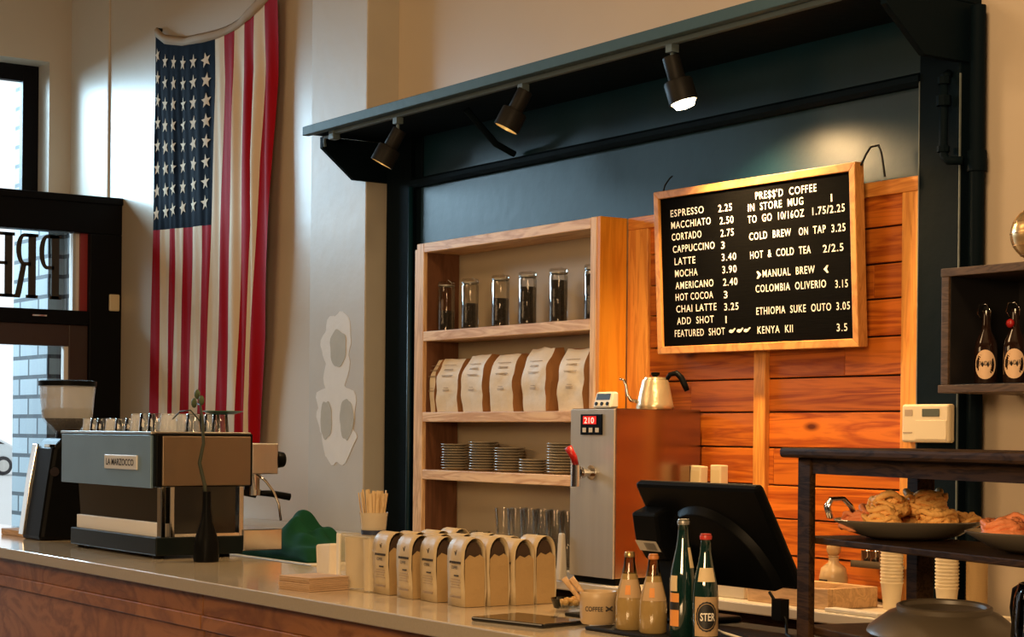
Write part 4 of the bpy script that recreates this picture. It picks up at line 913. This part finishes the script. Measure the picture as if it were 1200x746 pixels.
for i, (x, f) in enumerate(((-7.545, .10), (-7.335, .125), (-7.075, .135), (-6.855, .175), (-6.615, .19), (-6.355, .20))):
    jar(x, f, 'glass jar of dark tea leaves on the top shelf, %s from the left' % ORD[i])

def shelf_bag(w, d, h, seed):
    t = thing('shelf_coffee_bag', (0, 0, 0), '', 'coffee bag', 'brown coffee bags on the middle shelf', local=True)
    def shell(b, xs, ys):
        pass
    b = MB(); nz = 14; nx = 6; ny = 3
    rings = []
    for j in range(nz+1):
        tt = j/nz; z = .0008 + h*tt; dd = d*(1 - max(0, (tt-.55)/.45)**2*.62)*(1+.14*math.sin(PI*min(tt/.8, 1))); ww = w*(1+.02*math.sin(PI*tt))
        pts = []
        for i in range(nx): pts.append((-ww/2+ww*i/nx, -dd/2))
        for i in range(ny): pts.append((ww/2, -dd/2+dd*i/ny))
        for i in range(nx): pts.append((ww/2-ww*i/nx, dd/2))
        for i in range(ny): pts.append((-ww/2, dd/2-dd*i/ny))
        lean = .012*max(0, tt-.8)/.2
        pts = [Vector((px, py+lean, z)) for px, py in pts]
        pts = [p + noise.noise_vector(p*14+Vector((seed*3.1, 0, 0)))*.009*min(1, tt*4) for p in pts]
        rings.append([b.bm.verts.new(p) for p in pts])
    n = len(rings[0])
    for j in range(nz):
        for i in range(n):
            f = b.bm.faces.new([rings[j][i], rings[j][(i+1) % n], rings[j+1][(i+1) % n], rings[j+1][i]])
            f.material_index = 1 if i < nx else 0
    b.bm.faces.new(rings[0][::-1]); b.bm.faces.new(rings[-1])
    o = b.build('paper_body', [m_kraftd, m_label], t, smooth=55)
    b = MB()
    for zz, ww in ((.225, .10), (.205, .07), (.20, .075), (.175, .09), (.17, .08), (.115, .035), (.105, .05), (.10, .045)):
        y = -d/2*(1 - max(0, (zz/h-.55)/.45)**2*.62)*(1+.14*math.sin(PI*min(zz/h/.8, 1))) - .0075
        b.box(-ww/2, ww/2, y+.0025, y+.0045, zz, zz+.002)
    b.build('print', m_inkl, t)
    return t
for i, (x0, x1) in enumerate(((-7.592, -7.548), (-7.525, -7.335), (-7.300, -7.105), (-7.060, -6.865), (-6.800, -6.595), (-6.525, -6.330))):
    w_ = x1-x0; t = shelf_bag(w_*.90 if i else .040, .115 if i else .10, (.255, .258, .268, .265, .285, .272)[i], i)
    t.location = ((x0+x1)/2-.008, 4.785, 1.6525); t.rotation_euler = (0, 0, (.0, .05, -.03, .04, -.05, .03)[i])
    t['label'] = ('narrow brown bag edge-on at the left end of the middle shelf' if i == 0 else 'white-fronted brown coffee bag on the middle shelf, %s from the left' % ORD[i])

# saucers
sp = [(0, .0), (.040, .0), (.043, .003), (.068, .009), (.072, .0115), (.071, .0135), (.066, .012), (.042, .006), (0, .006)]
first = None
ST = [(-7.455, 4.79, 10, 'first'), (-7.225, 4.80, 11, 'second'), (-7.01, 4.80, 9, 'third'), (-6.795, 4.79, 5, 'short fourth'), (-6.580, 4.79, 11, 'last')]
for x, y, cnt, nm in ST:
    for k in range(cnt):
        lab = 'stoneware saucer, %s from the bottom of the %s stack on the shelf' % (ORD[k], nm); L = (x+random.uniform(-.0015, .0015), y+random.uniform(-.0015, .0015), 1.3735+k*.0125)
        if first is None: first = cup_proto('saucer', sp, m_saucer, lab, 'saucer', 'saucers on the third shelf', L, 28)
        else: dup(first, L, lab)
# tumblers at the bottom of the shelf unit
tp = [(0, .001), (.030, .001), (.032, .004), (.040, .125), (.038, .125), (.029, .010), (0, .010)]
first = None; k = 0
for y, row in ((4.76, 'front'), (4.85, 'back')):
    for c, x in enumerate((-7.42, -7.31, -7.0, -6.90, -6.80, -6.70, -6.60, -6.50, -6.40)):
        for lev in range(2 if c > 1 else 1):
            lab = '%s clear tumbler on the bottom shelf, %s row, %s from the left' % (('lower', 'upper')[lev], row, ORD[c]); L = (x+.004*math.sin(c*3+lev), y, .9585+lev*.126)
            if first is None: first = cup_proto('tumbler', tp, m_tumb, lab, 'glass', 'tumblers on the bottom shelf', L)
            else: dup(first, L, lab)

# green cloth
b = MB(); nx, ny = 36, 20; g = []
for j in range(ny+1):
    row = []
    for i in range(nx+1):
        u_, v_ = i/nx, j/ny; x = -8.24+.80*u_; y = 3.98+.37*v_
        e = max(0, math.sin(PI*u_))**.5*max(0, math.sin(PI*min(v_*1.02, 1)))**.4
        h = .165*e*(.75+.5*noise.noise(Vector((u_*3.2, v_*2.2, 3)))) + .085*math.exp(-((u_-.5)/.13)**2-((v_-.65)/.3)**2)*e + .022*math.sin(u_*22+v_*8+4*noise.noise(Vector((u_*4, v_*4, 2))))*e + .03*noise.noise(Vector((u_*8, v_*6, 8)))*e
        row.append(b.bm.verts.new((x, y, .9515+max(.0, h))))
    g.append(row)
for j in range(ny):
    for i in range(nx): b.bm.faces.new([g[j][i], g[j][i+1], g[j+1][i+1], g[j+1][i]])
o = b.build('green_cloth', m_cloth, smooth=True, sub=1); sm = o.modifiers.new('t', 'SOLIDIFY'); sm.thickness = .004; sm.offset = 1
tag(o, 'crumpled dark green cloth heaped on the prep cart', 'cloth')
b = MB(); b.box(-9.1, -8.72, 3.12, 3.30, 1.0205, 1.05); tag(b.build('wooden_board', m_tan, bevel=.003), 'small tan board at the far left end of the front counter', 'board')

# ================================================================== HUTCH AND ITS CONTENTS
HR = math.radians(-14)
hu = thing('display_hutch', (-3.232, 3.05, 1.0203), 'dark wood display stand with two shelves on the front counter', 'display stand', rz=HR, local=True)
HZ = 1.0203; LN, DP = 1.05, .352
b = MB(); b.box(-.04, LN+.04, -.03, DP+.02, 1.500-HZ, 1.524-HZ); b.build('top', m_hutch, hu, bevel=.008)
for x in (0, LN-.060):
    b = MB(); b.box(x, x+.060, 0, .016, 0.0002, 1.500-HZ); b.build('front_leg', m_hutch, hu, bevel=.003)
for x in (0, LN-.050):
    b = MB(); b.box(x, x+.050, DP-.048, DP, 0.0002, 1.500-HZ); b.build('rear_leg', m_hutch, hu, bevel=.003)
for x in (.0505, LN-.0655):
    b = MB(); b.prism([(x, 1.2965-HZ), (x, 1.262-HZ), (x+.006, 1.283-HZ), (x+.015, 1.2965-HZ)], 'y', DP-.04, DP-.01); b.build('corner_brace', m_hutch, hu)
b = MB(); b.box(.0605, LN-.0605, .004, .022, 1.463-HZ, 1.500-HZ); b.build('apron', m_hutch, hu)
b = MB(); b.box(.0505, LN-.0505, DP-.03, DP-.01, 1.463-HZ, 1.500-HZ); b.build('back_apron', m_hutch, hu)
b = MB(); b.box(.0, LN, .0165, DP-.0485, 1.297-HZ, 1.313-HZ); b.build('middle_shelf', m_hutch, hu, bevel=.003)
b = MB(); b.box(.0, LN, .0165, DP-.0485, 1.080-HZ, 1.100-HZ); b.build('lower_shelf', m_hutch, hu, bevel=.003)
def hloc(x, y, z): return Matrix.Translation(hu.location) @ Matrix.Rotation(HR, 4, 'Z') @ Vector((x, y, z-HZ))
pl = [(0, .002), (.085, .002), (.12, .012), (.168, .040), (.172, .044), (.168, .046), (.118, .019), (.08, .010), (0, .010)]
L = hloc(.19, .186, 1.3132); t = thing('pastry_platter', tuple(L), 'shallow grey platter heaped with golden pastries on the upper shelf', 'platter')
b = MB(); b.lathe(pl, L, 48, mats=[0, 0, 0, 0, 0, 1, 1, 1]); b.build('dish', [m_plate, m_platetop], t, smooth=50)
L2 = hloc(.715, .190, 1.3132); t = thing('small_platter', tuple(L2), 'grey platter of reddish pastries cut off by the picture edge', 'platter')
b = MB(); b.lathe(pl, L2, 48, mats=[0, 0, 0, 0, 0, 1, 1, 1]); b.build('dish', [m_plate, m_platetop], t, smooth=50)
def pastry(loc, R, h, seed, mat, lab, group):
    rnd = random.Random(seed); b = MB()
    b.sphere((0, 0, h*.36), 1, (R*.86, R*.80, h*.40), 16)
    for k in range(11):
        pts = []; a0 = rnd.uniform(0, 6.28); rr = R*rnd.uniform(.35, 1.0); tilt = rnd.uniform(-.8, .8); n = 22; zc_ = h*rnd.uniform(.35, .85)
        for i in range(n+1):
            a = a0 + 4.6*i/n; q = rr*(1-.35*i/n)
            pts.append((q*math.cos(a), q*math.sin(a)*.9, max(.008, zc_ + tilt*q*math.sin(a+1)*.5 + h*.12*math.sin(3*a+k))))
        b.tube(pts, [R*(.07+.075*math.sin(PI*i/n)) for i in range(n+1)], 8)
    b.jitter(.003, 60, seed); o = b.build('pastry', mat, smooth=True); o.location = loc; o.rotation_euler = (0, 0, seed)
    return tag(o, lab, 'pastry', group)
PW = ['twisted golden pastry at the left end of the platter', 'reddish twisted pastry left of centre on the platter', 'golden pastry in the middle front of the platter', 'golden pastry at the back left of the platter heap',
      'tall golden pastry on top of the heap left of centre', 'pale twisted pastry on top of the heap right of centre', 'small golden pastry at the right end of the platter', 'golden pastry at the back right of the platter heap', 'flat reddish pastry at the front right of the platter']
PS = [(-.04, -.105, .020, .050, .055), (-.055, -.05, .030, .054, .050), (-.06, .03, .022, .058, .055), (.03, -.085, .022, .052, .06), (-.005, -.045, .052, .058, .055), (.0, .045, .054, .062, .060), (.045, .125, .028, .044, .042), (.075, .035, .020, .056, .055), (-.045, .095, .026, .050, .045)]
for i, ((dx, dy, dz, R, h), lb) in enumerate(zip(PS, PW)):
    p = hloc(.19+dx, .186+dy, 1.3132+dz-.004); pastry(p, R, h, i+1, m_pastry2 if i in (0, 1, 8) else m_pastry, lb, 'pastries on the large platter')
for i, (dx, dy, lb) in enumerate(((-.03, -.09, 'red-brown pastry nearest the rim of the cut-off platter'), (.02, .03, 'red-brown pastry at the middle of the cut-off platter'))):
    pastry(hloc(.715+dx, .190+dy, 1.3132+.022), .06, .05, 20+i, m_pastry2, lb, 'pastries on the small platter')
tg = MB(); tc = hloc(.130, .028, 1.3132); dx_ = hloc(.35, .937, 1)-hloc(0, 0, 1); dy_ = Vector((-dx_.y, dx_.x, 0))
for s_ in (-1, 1): tg.tube([tc+dx_*a_+dy_*s_*w_+Vector((0, 0, z_)) for a_, w_, z_ in ((-.012, .016, .048), (-.020, .018, .075), (-.010, .016, .092), (.018, .012, .094), (.036, .010, .076), (.046, .009, .055))], .005, 8)
tg.tube([tc+dx_*-.020+dy_*w_+Vector((0, 0, .075)) for w_ in (-.018, 0, .018)], .005, 8)
tag(tg.build('serving_tongs', m_chrome, smooth=True), 'bent chrome tongs resting at the left rim of the platter', 'tongs')
L = hloc(.35, .180, 1.110)
b = MB(); b.lathe([(.168, .0), (.172, .003), (.168, .012), (.125, .046), (.106, .053), (.106, .063), (.100, .066), (.093, .063), (.091, .055), (0, .050)], (0, 0, 0), 56)
o = b.build('upturned_platter', P('brown_pewter', (.085, .066, .043), .4, var=.15, vscale=9), smooth=45); o.location = L; o.rotation_euler = Matrix.Rotation(math.radians(3), 4, r0).to_euler()
tag(o, 'large dark platter turned upside down on the lower shelf', 'platter')
jg = thing('glass_jug', tuple(hloc(.70, .20, 1.1003)), 'glass jug with a black handle on the lower shelf', 'jug')
jl = hloc(.70, .20, 1.1003); hx = (hloc(.0, 0, 1)-hloc(.1, 0, 1)).normalized()
b = MB(); b.lathe([(0, .001), (.07, .001), (.078, .02), (.07, .12), (.06, .15), (.057, .15), (.067, .12), (.074, .022), (0, .008)], jl, 32); b.build('jug_wall', m_glass, jg, smooth=50)
b = MB(); b.tube([jl+hx*.06+Vector((0, 0, .135)), jl+hx*.085+Vector((0, 0, .14)), jl+hx*.112+Vector((0, 0, .128)), jl+hx*.120+Vector((0, 0, .09)), jl+hx*.112+Vector((0, 0, .05)), jl+hx*.09+Vector((0, 0, .032)), jl+hx*.074+Vector((0, 0, .034))], .0085, 10); b.build('handle', m_black, jg, smooth=True)
# wire lantern on the hutch top
wl = MB(); c = hloc(.885, .10, 1.5245)
rg = [(.022, 0), (.062, .082), (.03, .13)]
ps = [[c + Vector((r_*math.cos(2*PI*i/5+.3), r_*math.sin(2*PI*i/5+.3), z_+.003)) for i in range(5)] for r_, z_ in rg]
for k, ring in enumerate(ps):
    for i in range(5):
        wl.tube([ring[i], ring[(i+1) % 5]], .0028, 6)
        if k < 2: wl.tube([ring[i], ps[k+1][i]], .0028, 6); wl.tube([ring[i], ps[k+1][(i+1) % 5]], .0022, 6)
wl = tag(wl.build('wire_lantern', m_wire), 'geometric copper wire lantern standing on top of the display stand', 'lantern')

# ================================================================== RIGHT WALL: CRATE, BOTTLES, GLOBE, THERMOSTAT, PIPES
cr = thing('wall_crate', (-3.7, 4.75, 1.70), 'dark wooden crate shelf fixed to the wall above the display stand', 'shelf')
b = MB(); b.box(-4.165, -3.2, 4.56, 4.935, 2.078, 2.105); b.build('top_board', m_crate, cr, bevel=.002)
b = MB(); b.box(-4.172, -3.2, 4.558, 4.935, 1.698, 1.724); b.build('bottom_board', m_crate, cr, bevel=.002)
b = MB(); b.box(-4.163, -4.132, 4.562, 4.935, 1.724, 2.078); b.build('side_board', m_crate, cr, bevel=.002)
b = MB(); b.box(-3.23, -3.2, 4.562, 4.935, 1.724, 2.078); b.build('side_board', m_crate, cr, bevel=.002)
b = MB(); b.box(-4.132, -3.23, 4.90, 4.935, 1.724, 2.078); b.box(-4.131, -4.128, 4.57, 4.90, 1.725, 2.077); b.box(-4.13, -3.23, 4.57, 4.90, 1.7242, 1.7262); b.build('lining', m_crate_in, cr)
fb = [(0, .0005), (.034, .0005), (.038, .006), (.038, .115), (.034, .14), (.017, .175), (.0135, .20), (.0125, .232), (.015, .234), (.015, .242), (0, .242)]
for i, (x, lb) in enumerate(((-4.075, 'brown swing-top beer bottle in the wall crate, beside its left board'), (-3.955, 'brown swing-top beer bottle in the wall crate with red stopper hanging open'))):
    L = (x, 4.68, 1.7265); t = thing('swing_top_bottle', L, lb, 'bottle', 'swing-top bottles in the wall crate')
    b = MB(); b.lathe(fb, L, 28); b.build('glass', m_brownb, t, smooth=50)
    ca = math.atan2(-4.68, -x)-.08
    wp = wrap(L, .0386, ca); b = MB(); c0 = b.bm.verts.new(wp(0, .065)); n = 28
    R1 = [b.bm.verts.new(wp(.018*math.cos(2*PI*k/n), .065+.026*math.sin(2*PI*k/n))) for k in range(n)]; R2 = [b.bm.verts.new(wp(.037*math.cos(2*PI*k/n), .065+.048*math.sin(2*PI*k/n))) for k in range(n)]
    for k in range(n): j = (k+1) % n; b.bm.faces.new([c0, R1[k], R1[j]]); b.bm.faces.new([R1[k], R2[k], R2[j], R1[j]])
    b.build('label', P('peach_label', (.85, .58, .36), .6), t, fix=False)
    wq = wrap(L, .0392, ca); b = MB(); b.text('STANDARD', 0, 0, .056, .015, bold=.012, place=lambda u, v_, w: wq(u-.028, v_+.060+u*.06)); b.build('label_lettering', m_ink, t, fix=False)
    dz = Vector(L)
    b = MB(); o1 = (.02, -.012) if i else (.018, .0)
    b.tube([dz+Vector((-.016, 0, .21)), dz+Vector((-.026, -.015, .235)), dz+Vector((-.012, -.02, .262)), dz+Vector((.016, -.02, .262)), dz+Vector((.028, -.012, .24)), dz+Vector((.016, 0, .21))], .0022, 6)
    b.build('wire_bail', m_chrome, t, smooth=True)
    b = MB(); b.sphere(dz+(Vector((-.004, -.02, .195)) if i else Vector((0, 0, .25))), .015, (1, .8, 1), 14); b.build('stopper', m_red if i else m_lamp, t, smooth=True)
gl = thing('desk_globe', (-3.895, 4.72, 2.106), 'brass coloured globe on a stand on top of the wall crate', 'globe')
gc = Vector((-3.90, 4.72, 2.208))
b = MB(); b.sphere(gc, .088, n=36); b.build('sphere', m_globe, gl, smooth=True)
b = MB()
for k in range(6): b.tube([gc+Vector((.0885*math.sin(PI*i/24)*math.cos(k*PI/3), .0885*math.sin(PI*i/24)*math.sin(k*PI/3), -.0885*math.cos(PI*i/24))) for i in range(25)], .0011, 5)
for la in (-.9, -.45, 0, .45, .9): b.tube([gc+Vector((.0885*math.cos(la)*math.cos(2*PI*i/36), .0885*math.cos(la)*math.sin(2*PI*i/36), .0885*math.sin(la))) for i in range(37)], .0011, 5)
b.build('meridian_lines', P('dark_gold_line', (.25, .14, .05), .4, metal=.6), gl)
b = MB(); b.lathe([(0, .0), (.05, .0), (.052, .005), (.02, .010), (.012, .016), (0, .016)], (gc.x, gc.y, 2.1055), 24); b.build('foot', m_globe, gl, smooth=40)
th = thing('thermostat', (-4.46, 4.83, 1.53), 'cream wall thermostat with small screen on the navy post', 'thermostat')
b = MB(); b.box(-4.572, -4.352, 4.812, 4.8445, 1.534, 1.668); b.build('case', m_offw, th, bevel=.008)
b = MB(); b.box(-4.475, -4.395, 4.8105, 4.8125, 1.625, 1.652); b.build('screen', m_lcd, th, bevel=.001)
b = MB(); b.box(-4.505, -4.362, 4.8102, 4.8122, 1.545, 1.612); b.build('flap', m_offw, th, bevel=.002)
b = MB(); b.box(-4.556, -4.52, 4.811, 4.8122, 1.628, 1.65); b.box(-4.565, -4.52, 4.811, 4.8122, 1.567, 1.571); b.build('marking', m_inkl, th)
pp = thing('gas_pipe', (-4.38, 4.80, 2.5), 'navy painted pipe with valve and elbow on the right post', 'pipe')
b = MB(); b.tube([(-4.392, 4.815, 2.80), (-4.392, 4.815, 2.56), (-4.388, 4.815, 2.525), (-4.37, 4.815, 2.508), (-4.325, 4.84, 2.505)], .015, 12); b.tube([(-4.392, 4.815, 2.80), (-4.39, 4.84, 2.815)], .015, 12); b.build('bent_pipe', m_navyd, pp, smooth=True)
b = MB(); b.cyl((-4.392, 4.815, 2.70), (-4.392, 4.815, 2.735), .026, n=8); b.cyl((-4.392, 4.815, 2.54), (-4.392, 4.815, 2.56), .022, n=8); b.cyl((-4.392, 4.815, 2.775), (-4.392, 4.815, 2.80), .022, n=8); b.build('valve', m_navyd, pp)
b = MB(); b.cyl((-4.303, 4.885, 0), (-4.303, 4.885, 3.04), .027, n=20); b.cyl((-4.303, 4.885, 2.47), (-4.303, 4.885, 2.54), .034, n=16); b.build('riser', m_navyd, pp, smooth=40)
b = MB(); b.box(XV-.0005, XV+.02, 4.845, 4.92, 2.37, 2.485); tag(b.build('door_sensor', m_offw, bevel=.008), 'small cream sensor box on the black door frame', 'sensor')

# ================================================================== OUTSIDE
car = thing('parked_car', (-18.5, 7.2, 0), 'pale parked car across the street, seen through the door glass', 'car')
pr = [(4.3, .35), (4.35, .75), (4.7, .95), (5.5, 1.0), (6.1, 1.42), (7.6, 1.45), (8.5, 1.0), (8.9, .9), (8.95, .4)]
b = MB(); b.prism([(y-2.6, z) for y, z in pr], 'x', -19.5, -17.8); b.build('body', m_car, car, bevel=.08)
b = MB(); b.prism([(y-2.6, z) for y, z in ((5.75, 1.05), (6.2, 1.36), (7.5, 1.38), (8.2, 1.05))], 'x', -17.81, -17.78); b.build('side_window', m_darkglass, car)
for y in (5.1-2.6, 8.15-2.6):
    b = MB(); b.cyl((-17.95, y, .31), (-17.74, y, .31), .32, n=28); wh = b.build('wheel', m_tyre, car, smooth=40, bevel=.02)
    b = MB(); b.cyl((-17.80, y, .31), (-17.73, y, .31), .20, n=20); o = b.build('hub_cap', m_steel, wh, world=False, smooth=40); o.data.transform(Matrix.Translation(-Vector(car.location)))
car.location = car.location + Vector((-43.2, 15.4, .0))
for o in list(bpy.data.objects):
    if '_o' in o: del o['_o']
